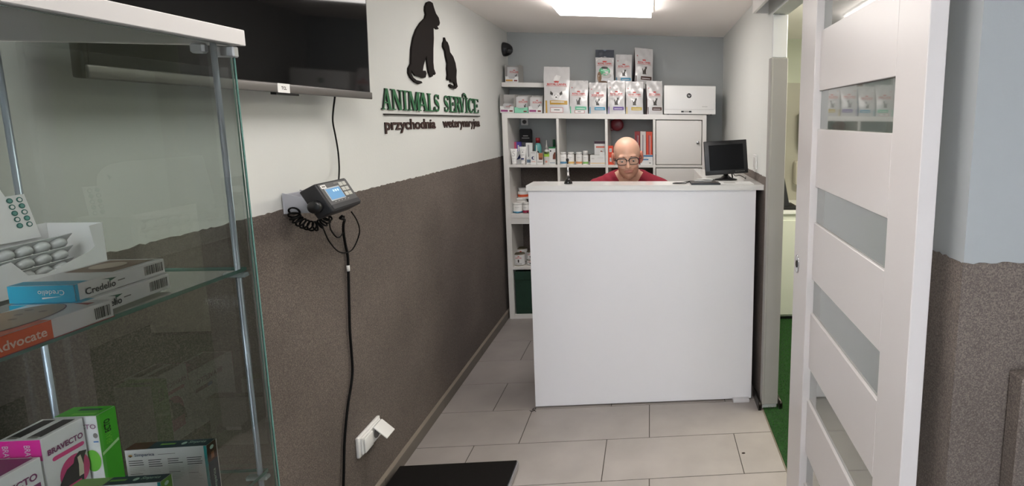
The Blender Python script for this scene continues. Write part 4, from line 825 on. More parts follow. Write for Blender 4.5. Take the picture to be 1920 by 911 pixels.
SPRAY = [(.42, 0), (.42, .3), (.30, .34), (.18, .7), (.18, 1), (0, 1)]; SCREW = [(.5, 0), (.5, .95), (.45, 1), (0, 1)]
bottle(1000.5, 1014, 258.5, 3.98, Z_R1, 'teal bottle with a dark red screw cap in the upper left compartment', (.80, .5, [(.62, 0), (.62, .95), (.55, 1), (0, 1)]), C('teal_bottle', (110, 178, 176), .25), C('red_cap', (150, 30, 38)), lambda m, F, r, h: m.disc(F, 0, h * .4, r * .5, r * .6, BAR))
bottle(1002, 1009, 272, 3.90, Z_R1, 'small white dropper bottle standing in front of the teal bottle', (.62, .5, SPRAY), PLAST, PLAST)
carton(1006.5, 1018, 287, 3.85, Z_R1, .03, 'small box with a brown dog photo between the emblem box and the spray bottle', CARD, lambda m, f, w, h, fr: (m.rect(f, w * .3, h * .48, w, h, C('wood_brown', (170, 112, 70))), m.rect(f, w * .35, h * .4, w * .9, h * .6, C('dark_wood', (112, 60, 44)), o=.0008), m.rect(f, w * .1, h * .15, w * .9, h * .3, PALE)))
bottle(1018.3, 1028.8, 263, Y1, Z_R1, 'white spray bottle with a lime green label in the upper left compartment', (.62, .55, SPRAY), M('bottle_milky', (205, 204, 200), .3), M('bottle_grey', (170, 168, 164), .4), lambda m, F, r, h: m.disc(F, 0, h * .12, r * .4, r * .35, C('salmon', ())), band=(.52, .86, C('lime', (160, 206, 76))))
bottle(1035.7, 1041.3, 261.5, 3.98, Z_R1, 'bottle with a dark green cap at the back beside the divider', (.62, .6, [(.9, 0), (.9, .95), (.8, 1), (0, 1)]), PLAST, C('cap_green', (20, 80, 50)))
carton(1029.3, 1041.5, 276, 3.85, Z_R1, .035, 'white box with a green top edge and a dog photo, touching the divider', CARD, lambda m, f, w, h, fr: (m.rect(f, 0, h * .93, w, h, C('cap_green2', (30, 130, 70))), m.rect(fr['top'], 0, 0, w, .035, C('cap_green2', ())), m.disc(f, w * .25, h * .78, w * .12, w * .12, BAR), m.poly(f, [(w * .55, h * .3), (w, h * .3), (w, h * .72), (w * .8, h * .7), (w * .6, h * .55)], C('beagle', (120, 62, 44))), m.rect(f, w * .1, h * .08, w * .9, h * .11, C('steel_blue', ()))))
for i, (a, b, t, bc, lb) in enumerate(((1049, 1061.5, 285.5, (84, 140, 176), 'white tablet jar with a blue stripe, leftmost in its compartment'), (1063, 1076, 285.5, (222, 184, 110), 'white tablet jar with a yellow stripe, second in its compartment'), (1078.5, 1091, 285.5, (216, 150, 104), 'white tablet jar with an orange stripe, third in its compartment'), (1091.7, 1102.5, 283, (130, 190, 96), 'slim white tablet jar with a green stripe and a tall cap'))):
    jar(a, b, t, 3.825, Z_R1, lb, C('stripe%d' % i, bc), capf=.18 if i < 3 else .30, group=None)
carton(1106.5, 1134.5, 291, 3.83, Z_R1, .07, 'wide white box with a thin yellow stripe in the second compartment', CARD, lambda m, f, w, h, fr: (m.rect(f, 0, h * .12, w, h * .19, C('stripe1', ())), m.rect(f, w * .1, h * .6, w * .28, h * .7, PALE), m.rect(f, w * .5, h * .7, w * .9, h * .74, PALE)))
carton(1114.5, 1134.5, 264.5, 3.95, Z_R1, .05, 'white box with a dark top and a small brown dog, behind the wide box', CARD, lambda m, f, w, h, fr: (m.rect(f, 0, h * .88, w, h, C('plum', (52, 22, 40))), m.rect(f, w * .15, h * .70, w * .95, h * .77, C('salmon2', (216, 110, 90))), m.poly(f, [(w * .5, h * .1), (w * .85, h * .1), (w * .80, h * .35), (w * .84, h * .52), (w * .6, h * .58), (w * .5, h * .46)], C('teddy', (140, 66, 40)))))
x0, x1 = span(1124, 1134, 3.84, 286); m = MB(); m.box(x0, x1, 3.84, 3.87, pz(1110, 291, 3.83)[1] + .0003, pz(1110, 285, 3.83)[1], CARD, bev=.001); m.build('product_box', origin=((x0 + x1) / 2, 3.855, pz(1110, 291, 3.83)[1]), label='very small white box lying on the wide white box', cat='box')
# third compartment
cx_, cz_ = pz(1156, 234, 3.99); rr = (span(1144, 1168, 3.99, 234)[1] - span(1144, 1168, 3.99, 234)[0]) / 2
th = thing('round_red_case', (cx_ - .02, 4.02, cz_), 'dark red round case high at the back of the third compartment', 'round case'); R4 = Matrix.Translation((cx_, YB - .0045, cz_)) @ Matrix.Rotation(math.pi / 2, 4, 'X')
m = MB(); m.lathe([(rr * .96, 0), (rr, .01), (rr, .08), (rr * .96, .09), (rr * .8, .093), (0, .093)], C('case_red', (122, 18, 30), .35), M4=R4, n=36); m.build('shell', th); m = MB(); m.box(cx_ - .06, cx_ - .035, YB - .035, YB - .006, cz_ - rr * .98, cz_ + rr * .6, C('case_red', ()), bev=.004); m.build('mount', th)
for a, b, t, col, lb in ((1190, 1200, 246.5, (130, 26, 28), 'dark red upright box, leftmost of three upright boxes'), (1200.6, 1210.8, 246.5, (206, 200, 196), 'white upright box between the dark red and the orange one'), (1211.5, 1223, 247, (206, 70, 40), 'orange red upright box beside the cupboard door')):
    carton(a, b, t, 3.90, Z_R1, .12, lb, C('spine%d' % a, col), lambda m, f, w, h, fr: (m.rect(f, w * .40, h * .2, w * .52, h * .9, C('spine_print', (90, 70, 90))), m.rect(f, w * .6, h * .3, w * .68, h * .88, PALE)))
carton(1201, 1223.8, 291, 3.825, Z_R1, .06, 'white box with blue stripes standing in front of the upright boxes', CARD, lambda m, f, w, h, fr: (m.rect(f, 0, h * .84, w, h, C('blue_line', (60, 120, 170))), m.rect(f, w * .2, h * .48, w * .65, h * .60, C('blue_line', ())), m.rect(f, w * .15, h * .68, w * .55, h * .74, PALE), m.rect(f, w * .7, h * .15, w * .85, h * .22, INK)))
def rb(m, f, w, h, fr): m.rect(f, w * .25, h * .3, w * .75, h * .7, CARD); [m.rect(f, w * (.28 + .08 * i), h * .36, w * (.31 + .08 * i), h * .64, BAR, o=.0008) for i in range(6)]
carton(1140, 1152, 290, 3.83, Z_R1, .06, 'small orange red box with a barcode, on the shelf board', C('flame', (216, 74, 44)), rb)
zl = pz(1146, 290, 3.83)[1] + .0003
carton(1140, 1149.5, 273.5, 3.835, zl, .05, 'small orange red box with a barcode, topmost of the two stacked', C('flame', ()), rb)
# wall sockets behind the open back
for cxp, nm, ys in ((983.5, 'white wall socket seen on the back wall above the black pouch', YB - .0045), ):
    x_, z_ = pz(cxp, 228.5, YB - .01); t = thing('wall_socket', (x_, ys, z_), nm, 'socket'); m = MB(); m.box(x_ - .026, x_ + .026, ys - .010, ys, z_ - .026, z_ + .026, PLAST, bev=.003); m.build('plate', t)
    m = MB(); m.lathe([(.016, 0), (.016, .001), (.012, .001), (.012, .0015), (0, .0015)], M('socket_dark', ()), M4=Matrix.Translation((x_, ys - .010, z_)) @ Matrix.Rotation(math.pi / 2, 4, 'X'), n=18); m.build('well', t)
# second row, left compartment: supplement jars in two ranks
jar(968.5, 989, 353, 3.97, .8780, 'white tub with an orange and blue label, standing at the back on a lower tub', C('ob', (220, 90, 50)), capf=.30, capr=.86, bandf=(.30, .62), mark=False)
jar(965, 986, 372, 3.96, Z_R2, 'plain white tub at the back carrying the orange-labelled tub', PLAST, capf=.2, mark=False)
jar(960, 978.5, 381, Y1, Z_R2, 'white tub with a light blue band and a dark picture, at the front left', C('cyan_band', (70, 150, 190)), capf=.17, capr=.97, bandf=(.0, .22))
jar(978.8, 990.5, 380, Y1, Z_R2, 'white tub with a crimson band, half hidden by the desk', C('crimson', (150, 40, 70)), capf=.22, capr=.9, bandf=(.0, .36))
# third row: tins
TIN = M('tin_metal', (150, 142, 120), .3, metal=.8)
def tin(px0, px1, pyt, Y, zb, label, open_=False):
    x0, x1 = span(px0, px1, Y, pyt); zt = pz((px0 + px1) / 2, pyt, Y)[1]; r = (x1 - x0) / 2; h = zt - zb; c = ((x0 + x1) / 2, Y + r, zb); th = thing('food_tin', c, label, 'tin'); m = MB()
    m.lathe([(r * .97, 0), (r, .002), (r, h - .003), (r * .97, h), (r * .93, h - .003), (0, h - .004)], TIN, c=c, n=26); m.build('can', th); m = MB(); n = 20
    vs = [(c[0] + (r + .0005) * math.cos(a), c[1] + (r + .0005) * math.sin(a), zb + z) for z in (h * .06, h * .94) for a in [2 * math.pi * k / n for k in range(n)]]
    m.add(vs, [(k, (k + 1) % n, n + (k + 1) % n, n + k) for k in range(n)], CARD, True); F = Fr((c[0], c[1] - r - .0012, zb), (1, 0, 0), (0, 0, 1))
    m.text(F, 'ROYAL CANIN', -r * .55, h * .64, r * .55, h * .74, RED, bold=.03); crown(m, F, 0, h * .78, r * .3, h * .08, RED, .0006); m.rect(F, -r * .15, h * .3, r * .1, h * .55, CATC); m.rect(F, -r * .6, h * .12, r * .6, h * .24, PALE); m.build('paper_label', th)
    m = MB(); m.tube([(c[0] + .006 * math.cos(a), c[1] - r * .4 + .009 * math.sin(a), zb + h - .002) for a in [k * math.pi / 5 for k in range(10)]], .001, TIN, 6, True); m.build('ring_pull', th); return c, r, zt
c1, r1, zt1 = tin(962, 982, 477, Y1, Z_R3, 'larger cat food tin at the front of the lower left compartment')
c2, r2, zt2 = tin(985.5, 1003, 488, Y1 + .01, Z_R3, 'small food tin, lower of two stacked, half hidden by the desk')
tin(985.5, 1003, 472.5, Y1 + .01, zt2 + .0003, 'small food tin, upper of two stacked, half hidden by the desk')
tin(966, 986, 466.5, Y1 + .10, Z_R3, 'food tin standing behind the larger cat food tin')
th = thing('storage_bin', (-.84, 3.97, .034), 'dark green fabric bin filling the bottom left compartment', 'bin'); BG = M('bin_fabric', (30, 58, 44), .85, var=.12, vscale=9, bump=.2, bscale=120)
m = MB(); zb, zt, xa, xb_, ya, yb = .0345, .360, -1.003, -.680, 3.818, 4.13
m.box(xa, xb_, ya, ya + .006, zb, zt, BG, bev=.003); m.box(xa, xb_, yb - .006, yb, zb, zt, BG, bev=.003); m.box(xa, xa + .006, ya, yb, zb, zt, BG, bev=.003); m.box(xb_ - .006, xb_, ya, yb, zb, zt, BG, bev=.003); m.box(xa, xb_, ya, yb, zb, zb + .006, BG); m.build('body', th)
m = MB(); m.box(xa - .001, xb_ + .001, ya - .004, ya, zt - .062, zt + .002, BG, bev=.002); m.build('rim_fold', th)
# ------------------------------------------------------------------ reception desk
rd = thing('reception_desk', (0, 2.65, 0), 'tall white reception desk with a raised counter top and a return along the right wall', 'desk')
m = MB(); m.box(-.595, .5365, 2.565, 2.583, .008, 1.137, LAMB, bev=.001); m.build('front_panel', rd)
m = MB(); m.box(-.595, -.577, 2.583, 2.95, .0, 1.137, LAM, bev=.001); m.build('side_panel', rd)
m = MB(); m.box(.519, .5365, 2.583, 3.40, .0, 1.137, LAM, bev=.001); m.build('side_panel', rd)
m = MB(); o = [(-.602, 2.552), (.5745, 2.552), (.5745, 3.415), (.290, 3.415), (.290, 2.722), (-.602, 2.722)]
m.ext(o, Fr((0, 0, 1.137), (1, 0, 0), (0, 1, 0)), .0262, GLOSSW, LAM); m.build('counter_top', rd, label='glossy white raised counter top')
m = MB(); m.box(-.577, .519, 2.583, 2.93, .715, .742, LAM, bev=.001); m.build('work_surface', rd)
m = MB(); m.box(.290, .306, 2.93, 3.415, .0, 1.137, LAM, bev=.001); m.build('return_panel', rd)
m = MB(); m.box(.435, .522, 2.535, 2.575, .0, .016, M('clear_shim', (206, 204, 206), .25), bev=.002); m.build('levelling_shim', rd)
ZT = 1.1634
# monitor
mo = thing('monitor', (.42, 2.79, ZT), 'small black square monitor on the right end of the counter', 'monitor')
YM = 2.76; a_ = math.radians(3.6); pc = P(1361.5, 295, 1, YM); FM = Fr(pc, (math.cos(a_), .06, math.sin(a_)), (-math.sin(a_), .10, math.cos(a_))); MM = fmat(FM)
wm, hm = .236, .182
m = MB(); m.box(-wm / 2, wm / 2, -hm / 2, hm / 2, -.012, 0, BLACK, bev=.003, M4=MM, seg=2); m.box(-wm * .42, wm * .42, -hm * .40, hm * .40, -.035, -.012, BLACK, bev=.010, M4=MM)
FB = Fr(FM.pt(0, 0, .0003), FM.U, FM.V)
for i in range(5): m.disc(FB, .050 + i * .011, -hm * .43, .0018, .0018, CARDG, o=.0006, n=8)
m.build('casing', mo); m = MB(); m.box(-wm * .395, wm * .405, -hm * .37, hm * .38, 0, .0006, M('lcd_off', (5, 5, 8), .3, spec=.2), M4=MM); m.build('screen', mo)
m = MB(); bx, by = pc.x + .005, YM + .03; m.tube([FM.pt(.0, -hm * .30, -.030), Vector((bx, by, ZT + .02))], .013, BLACK, 12)
m.lathe([(.062, 0), (.062, .004), (.030, .012), (.014, .026), (0, .026)], BLACK, M4=Matrix.Translation((bx, by, ZT)) @ Matrix.Diagonal((1, .7, 1, 1)), n=28); m.build('stand', mo)
pts = [Vector((bx + .03, by + .01, ZT + .05)), Vector((bx + .05, by, ZT + .022)), Vector((bx + .075, by, ZT + .024)), Vector((bx + .10, by + .01, ZT + .012)), Vector((bx + .115, by + .03, ZT + .003)), Vector((bx + .128, by + .10, ZT + .004))]
m = MB(); m.tube(smooth_path(pts), .0022, CABLE, 6); m.build('lead', mo)
m = MB(); m.tube(smooth_path([FM.pt(.035, -hm * .42, -.02), Vector((bx + .035, by + .01, ZT + .03)), Vector((bx + .04, by + .03, ZT + .004)), Vector((bx + .02, by + .05, ZT + .003))]), .004, CABLE, 6); m.build('lead', mo)
# signature pad with its lead
sp = thing('signature_pad', (.275, 2.615, ZT), 'flat dark signature pad on the counter in front of the monitor', 'signature pad')
PADM = M('pad_case', (62, 58, 56), .4); Fp = Fr((0, 0, ZT), (1, 0, 0), (0, 1, 0))
m = MB(); m.ext([(.205, 2.557), (.352, 2.557), (.349, 2.575), (.335, 2.665), (.330, 2.670), (.208, 2.670), (.204, 2.660)], Fp, .009, PADM, BLACK); m.build('case', sp)
m = MB(); m.box(.225, .318, 2.625, 2.655, ZT + .009, ZT + .0125, M('pad_screen', (170, 172, 174), .2), bev=.001); m.build('screen', sp)
m = MB(); m.tube(smooth_path([Vector((.24, 2.655, ZT + .016)), Vector((.28, 2.66, ZT + .018)), Vector((.325, 2.652, ZT + .0165))]), .003, PLAST, 8); m.build('stylus', sp)
pts = [Vector((.206, 2.655, ZT + .004)), Vector((.190, 2.64, ZT + .003)), Vector((.178, 2.600, ZT + .003)), Vector((.150, 2.598, ZT + .003)), Vector((.115, 2.605, ZT + .003)), Vector((.130, 2.625, ZT + .003)), Vector((.165, 2.632, ZT + .003)), Vector((.200, 2.685, ZT + .003)), Vector((.30, 2.735, ZT + .003)), Vector((.37, 2.75, ZT + .004))]
m = MB(); m.tube(smooth_path(pts), .0020, CABLE, 6); m.build('lead', sp)
m = MB(); m.box(.36, .53, 2.585, 2.70, ZT, ZT + .001, CARD); m.rect(Fr((.36, 2.585, ZT + .001), (1, 0, 0), (0, 1, 0)), .02, .03, .08, .08, CARDG); m.rect(Fr((.36, 2.585, ZT + .001), (1, 0, 0), (0, 1, 0)), .09, .03, .15, .033, CARDG)
m.build('paper_sheet', origin=(.445, 2.64, ZT), label='thin white paper sheet lying on the counter in front of the monitor stand', cat='paper')
# pen stand
ps = thing('pen_holder', (-.41, 2.62, ZT), 'small black pen holder with an upright silver pen near the left end of the counter', 'pen holder')
m = MB(); m.lathe([(.021, 0), (.021, .004), (.013, .020), (.008, .026), (0, .026)], M('gloss_black', (12, 12, 12), .12), c=(-.41, 2.62, ZT), n=20); m.build('base', ps)
m = MB(); m.tube([(-.409, 2.62, ZT + .022), (-.409, 2.62, ZT + .036)], .0055, BLACK, 12); m.tube([(-.409, 2.62, ZT + .036), (-.411, 2.62, ZT + .10)], .0048, CHROME, 12); m.tube([(-.411, 2.62, ZT + .10), (-.4115, 2.62, ZT + .115)], .004, BLACK, 12)
m.lathe([(0, 0), (.005, .002), (.0075, .008), (.0065, .015), (0, .019)], BLACK, c=(-.4115, 2.62, ZT + .110), n=14); m.build('pen', ps)
# wall switch on the right
m = MB(); m.box(.5655, .5725, 2.745, 2.825, 1.222, 1.302, PLAST, bev=.002); m.box(.562, .5655, 2.757, 2.813, 1.234, 1.290, PLAST, bev=.0015)
MS = Matrix.Translation((.0045, 0, 0)); m.v = [tuple(MS @ Vector(v)) for v in m.v]
m.build('light_switch', origin=(.577, 2.785, 1.262), label='white light switch on the right wall beside the monitor', cat='switch')
q = P(1000, 768, 2, .003)
m = MB(); m.tube(smooth_path([(q.x - .016, q.y - .006, .003), (q.x - .006, q.y - .014, .003), (q.x + .006, q.y - .006, .003), (q.x + .010, q.y + .010, .006), (q.x - .004, q.y + .004, .004), (q.x + .016, q.y - .016, .003)]), .0014, CABLE, 6)
m.build('wire_scrap', origin=(q.x, q.y, 0), label='tiny black curl of wire on the floor at the left corner of the desk', cat='wire')
q = P(1394, 849, 2, .001); m = MB(); m.lathe([(.009, 0), (.006, .002), (0, .003)], M('crumb_brown', (50, 36, 30), .9), M4=Matrix.Translation((q.x, q.y, .0002)) @ Matrix.Diagonal((1, .6, 1, 1)), n=7)
m.build('crumb', origin=(q.x, q.y, 0), label='small dark brown crumb on the floor tile near the artificial grass', cat='dirt')
# ------------------------------------------------------------------ side room
sdk = thing('side_cabinet', (1.4, 3.88, 0), 'white cabinet with a worktop in the side room behind the post', 'cabinet')
m = MB(); m.box(.90, 2.0, 3.645, YB - .013, .03, .81, M('cabinet_cream', (214, 216, 204), .4), bev=.002); m.box(.92, 1.98, 3.66, YB - .02, .0041, .03, BLACKM); m.build('body', sdk)
m = MB(); m.box(.89, 2.01, 3.625, YB - .013, .812, .838, PLAST, bev=.002); m.build('worktop', sdk)
m = MB(); m.box(.91, 1.45, 3.627, 3.645, .05, .765, MATS['cabinet_cream'], bev=.002); m.build('door', sdk)
lp = thing('laptop', (1.02, 3.76, .8383), 'open black laptop seen edge-on on the worktop in the side room', 'laptop')
m = MB(); m.box(.93, 1.085, 3.66, 3.86, .8385, .862, BLACKM, bev=.004); m.build('base', lp); m = MB(); M4 = Matrix.Translation((1.0, 3.66, .862)) @ Matrix.Rotation(math.radians(-12), 4, 'Y'); m.box(-.045, .02, 0, .2, 0, .235, M('laptop_lid', (38, 38, 42), .5), bev=.006, M4=M4); m.build('lid', lp)
pd = thing('paper_dispenser', (1.22, 4.08, .97), 'white and blue packet holder on the wall above the side cabinet', 'dispenser')
m = MB(); m.box(1.165, 1.30, 4.03, YB - .013, .975, 1.165, M('holder_cream', (206, 200, 186), .5), bev=.02, seg=3); m.build('body', pd); m = MB(); m.rect(Fr((1.20, 4.0296, 1.01), (1, 0, 0), (0, 0, 1)), 0, .04, .09, .12, C('sky_label', (50, 150, 180))); m.build('front_label', pd)
m = MB(); m.lathe([(0, 0), (.10, .01), (.14, .06), (.15, .16), (.15, .32), (.0, .34)], M('fixture_grey', (96, 96, 92), .5), M4=Matrix.Translation((1.33, 4.05, 1.24)) @ Matrix.Diagonal((1, .5, 1, 1)), n=24)
m.build('wall_fixture', origin=(1.33, 4.12, 1.24), label='dark rounded fixture on the side room wall, half hidden by the sliding door', cat='wall fixture')
# ------------------------------------------------------------------ person
def surface_nets(f, xs, ys, zs):
    X, Y, Z = np.meshgrid(xs, ys, zs, indexing='ij'); V = f(X, Y, Z).astype(np.float32); s = V < 0
    c = s[:-1, :-1, :-1].astype(np.int8); cnt = sum(s[a:s.shape[0] - 1 + a, b:s.shape[1] - 1 + b, d:s.shape[2] - 1 + d].astype(np.int8) for a in (0, 1) for b in (0, 1) for d in (0, 1))
    act = (cnt > 0) & (cnt < 8); I, J, K = np.nonzero(act); idx = -np.ones(act.shape, np.int64); idx[I, J, K] = np.arange(len(I)); acc = np.zeros((len(I), 3)); num = np.zeros(len(I))
    G = (xs, ys, zs); cor = [(a, b, d) for a in (0, 1) for b in (0, 1) for d in (0, 1)]
    for p in cor:
        for ax in range(3):
            if p[ax]: continue
            q = list(p); q[ax] = 1; va = V[I + p[0], J + p[1], K + p[2]]; vb = V[I + q[0], J + q[1], K + q[2]]; ok = (va < 0) != (vb < 0); t = np.where(ok, va / np.where(va == vb, 1, va - vb), 0)
            pa = np.stack([xs[I + p[0]], ys[J + p[1]], zs[K + p[2]]], 1); pb = np.stack([xs[I + q[0]], ys[J + q[1]], zs[K + q[2]]], 1)
            acc += np.where(ok[:, None], pa + (pb - pa) * t[:, None], 0); num += ok
    vs = acc / num[:, None]; faces = []
    def quads(ax):
        a = [slice(None)] * 3; b = [slice(None)] * 3; a[ax] = slice(0, -1); b[ax] = slice(1, None); d = s[tuple(a)] != s[tuple(b)]
        i, j, k = np.nonzero(d); o = [x for x in range(3) if x != ax]; P3 = [i, j, k]; ok = (P3[o[0]] > 0) & (P3[o[1]] > 0) & (P3[o[0]] < act.shape[o[0]]) & (P3[o[1]] < act.shape[o[1]])
        i, j, k = i[ok], j[ok], k[ok]; inside = s[i, j, k]
        def at(d0, d1): q = [i.copy(), j.copy(), k.copy()]; q[o[0]] -= d0; q[o[1]] -= d1; return idx[q[0], q[1], q[2]]
        Q = np.stack([at(1, 1), at(0, 1), at(0, 0), at(1, 0)], 1); flip = inside if ax != 1 else ~inside; Q[~flip] = Q[~flip][:, ::-1]; faces.append(Q)
    for ax in range(3): quads(ax)
    return vs, np.concatenate(faces)
def smin(a, b, k): h = np.clip(.5 + .5 * (b - a) / k, 0, 1); return b + (a - b) * h - k * h * (1 - h)
def smax(a, b, k): return -smin(-a, -b, k)
def sph(X, Y, Z, c, r): return np.sqrt((X - c[0]) ** 2 + (Y - c[1]) ** 2 + (Z - c[2]) ** 2) - r
def ell(X, Y, Z, c, r):
    k0 = np.sqrt(((X - c[0]) / r[0]) ** 2 + ((Y - c[1]) / r[1]) ** 2 + ((Z - c[2]) / r[2]) ** 2); k1 = np.sqrt(((X - c[0]) / r[0] ** 2) ** 2 + ((Y - c[1]) / r[1] ** 2) ** 2 + ((Z - c[2]) / r[2] ** 2) ** 2); return k0 * (k0 - 1) / np.maximum(k1, 1e-6)
def cap(X, Y, Z, a, b, ra, rb_):
    ab = [b[i] - a[i] for i in range(3)]; L = sum(v * v for v in ab); t = np.clip(((X - a[0]) * ab[0] + (Y - a[1]) * ab[1] + (Z - a[2]) * ab[2]) / L, 0, 1)
    return np.sqrt((X - a[0] - ab[0] * t) ** 2 + (Y - a[1] - ab[1] * t) ** 2 + (Z - a[2] - ab[2] * t) ** 2) - (ra + (rb_ - ra) * t)
PX0 = -.128
HC = Vector((PX0 + .0, 2.925, 1.279)); HR = Matrix.Rotation(math.radians(-4.5), 3, 'Y') @ Matrix.Rotation(math.radians(3), 3, 'Z') @ Matrix.Rotation(math.radians(10), 3, 'X')
# head local axes: x to the viewer's right, -y to the viewer, z up
def head_local(X, Y, Z):
    R = HR.transposed(); x, y, z = X - HC.x, Y - HC.y, Z - HC.z
    return [R[i][0] * x + R[i][1] * y + R[i][2] * z for i in range(3)]
def hw(x, y, z): return HC + HR @ Vector((x, y, z))
def head_sdf(X, Y, Z):
    x, y, z = head_local(X, Y, Z); ax = np.abs(x)
    d = ell(x, y, z, (0, .012, .031), (.0735, .093, .0765))
    d = smin(d, ell(x, y, z, (0, -.022, -.030), (.054, .062, .078)), .030)
    d = smin(d, ell(x, y, z, (0, -.040, -.075), (.040, .038, .038)), .030)
    d = smin(d, sph(x, y, z, (0, -.066, -.101), .014), .022)
    d = smin(d, ell(ax, y, z, (.036, -.008, -.066), (.012, .028, .020)), .030)            # jaw corners
    d = smin(d, ell(ax, y, z, (.040, -.056, -.022), (.018, .016, .014)), .022)           # cheek bones
    d = smin(d, ell(ax, y, z, (.026, -.076, .020), (.024, .009, .007)), .012)            # brow ridge
    d = smax(d, -sph(ax, y, z, (.031, -.098, -.002), .0185), .014)                       # eye sockets
    d = smin(d, ell(ax, y, z, (.031, -.0700, -.0015), (.0155, .0130, .0110)), .004)       # lids
    d = smin(d, ell(ax, y, z, (.031, -.0745, .0045), (.0150, .0122, .0075)), .002)
    d = smin(d, cap(x, y, z, (0, -.080, .006), (0, -.104, -.033), .0070, .0098), .008)    # nose
    d = smin(d, ell(ax, y, z, (.0105, -.090, -.037), (.0075, .0090, .0065)), .005)
    d = smax(d, -ell(ax, y, z, (.0062, -.0965, -.0435), (.003, .004, .003)), .002)
    d = smin(d, ell(x, y, z, (0, -.0765, -.0585), (.0250, .0090, .0048)), .006)           # upper lip
    d = smin(d, ell(x, y, z, (0, -.0760, -.0680), (.0220, .0090, .0052)), .006)
    d = smax(d, -ell(x, y, z, (0, -.0870, -.0632), (.0270, .0050, .0009)), .002)
    d = smax(d, -ell(x, y, z, (0, -.0930, -.0800), (.018, .010, .004)), .008)
    e = ell(ax, y * .96 + z * .22, z, (.0805, .010, -.006), (.0105, .0195, .0330)); e = smax(e, -ell(ax, y, z, (.0915, .004, -.004), (.0070, .0105, .0190)), .004); e = smin(e, ell(ax, y, z, (.0745, .004, -.036), (.0055, .0075, .0090)), .006)
    return smin(d, e, .007)
def torso_sdf(X, Y, Z):
    x = X - PX0 - .004; ax = np.abs(x)
    d = ell(x, Y, Z, (0, 3.045, .92), (.180, .115, .235)); d = smin(d, ell(x, Y, Z, (0, 3.09, .68), (.160, .115, .20)), .06)
    d = smin(d, cap(ax, Y, Z, (.040, 3.035, 1.150), (.165, 3.035, 1.085), .050, .052), .03); d = smin(d, ell(ax, Y, Z, (.075, 2.985, .98), (.075, .045, .07)), .04)
    return d
def arm_up(X, Y, Z): ax = np.abs(X - PX0 - .004); return cap(ax, Y, Z, (.190, 3.030, 1.070), (.232, 3.010, .835), .052, .041)
def arms_low(X, Y, Z):
    ax = np.abs(X - PX0 - .004); d = cap(ax, Y, Z, (.232, 3.010, .830), (.135, 2.830, .785), .040, .025)
    d = smin(d, ell(ax, Y, Z, (.120, 2.795, .776), (.036, .044, .016)), .02)
    for i, (fx, L) in enumerate(((.148, .058), (.130, .070), (.111, .074), (.093, .066))):
        k = (.146 - fx) * .3; d = smin(d, cap(ax, Y, Z, (fx, 2.770, .778), (fx - .004, 2.770 - L * .5, .780), .0092, .0082), .005); d = smin(d, cap(ax, Y, Z, (fx - .004, 2.770 - L * .5, .780), (fx - .008, 2.770 - L, .757), .0082, .0070), .003)
    d = smin(d, cap(ax, Y, Z, (.100, 2.812, .774), (.070, 2.780, .766), .0115, .0095), .006); return smin(d, cap(ax, Y, Z, (.070, 2.780, .766), (.058, 2.755, .757), .0095, .0080), .003)
def neck_sdf(X, Y, Z): a = hw(0, .020, -.055); return cap(X, Y, Z, (a.x, a.y, a.z), (PX0 + .004, 3.035, 1.110), .050, .056)
def legs_sdf(X, Y, Z):
    ax = np.abs(X - PX0 - .004); d = ell(ax, Y, Z, (.06, 3.13, .545), (.11, .125, .095)); d = smin(d, cap(ax, Y, Z, (.085, 3.10, .545), (.115, 2.745, .535), .080, .056), .04)
    d = smin(d, cap(ax, Y, Z, (.115, 2.745, .520), (.120, 2.800, .11), .054, .036), .03); return d
def feet_sdf(X, Y, Z): ax = np.abs(X - PX0 - .004); d = ell(ax, Y, Z, (.125, 2.745, .045), (.042, .115, .038)); d = smin(d, cap(ax, Y, Z, (.121, 2.80, .06), (.120, 2.805, .13), .034, .036), .02); return smax(d, .006 - Z, .004)
def body_sdf(X, Y, Z):
    d = smin(head_sdf(X, Y, Z), neck_sdf(X, Y, Z), .022); t = smin(torso_sdf(X, Y, Z), arm_up(X, Y, Z), .04); t = smin(t, arms_low(X, Y, Z), .015); t = smin(t, legs_sdf(X, Y, Z), .05); t = smin(t, cap(np.abs(X - PX0 - .004), Y, Z, (.120, 2.80, .12), (.122, 2.79, .05), .034, .030), .02)
    t = smin(t, ell(np.abs(X - PX0 - .004), Y, Z, (.125, 2.75, .045), (.034, .10, .030)), .02); return smin(d, t, .03)
def axis(segs):
    out = []
    for a, b, st in segs: n = max(1, int(round((b - a) / st))); out += [a + (b - a) * i / n for i in range(n)]
    return np.array(out + [segs[-1][1]])
pe = thing('person', (PX0, 3.1, 0), 'bald seated person in dark-rimmed glasses and a dark red top, behind the desk', 'person')
SKIN = M('skin', (216, 168, 144), .42, var=.05, vscale=30, bump=.06, bscale=300, spec=.45); SKIN.node_tree.nodes['Principled BSDF'].inputs['Subsurface Weight'].default_value = .12; SKIN.node_tree.nodes['Principled BSDF'].inputs['Subsurface Radius'].default_value = (.012, .004, .002)
STUB = M('skin_shaved', (186, 136, 112), .5, var=.10, vscale=160); LIP = M('lips', (186, 124, 108), .5); EARM = M('skin_ears', (206, 128, 106), .45)
xs = axis([(PX0 - .33, PX0 - .105, .008), (PX0 - .105, PX0 + .105, .0022), (PX0 + .105, PX0 + .34, .008)])
ys = axis([(2.60, 2.69, .008), (2.69, 2.81, .004), (2.81, 3.045, .0024), (3.045, 3.32, .010)])
zs = axis([(.0, .74, .011), (.74, .81, .004), (.81, 1.12, .008), (1.12, 1.40, .0022)])
vs, fq = surface_nets(body_sdf, xs, ys, zs)
m = MB(); m.add([tuple(v) for v in vs], [], SKIN, True); cen = vs[fq].mean(axis=1); lx, ly, lz = head_local(cen[:, 0], cen[:, 1], cen[:, 2])
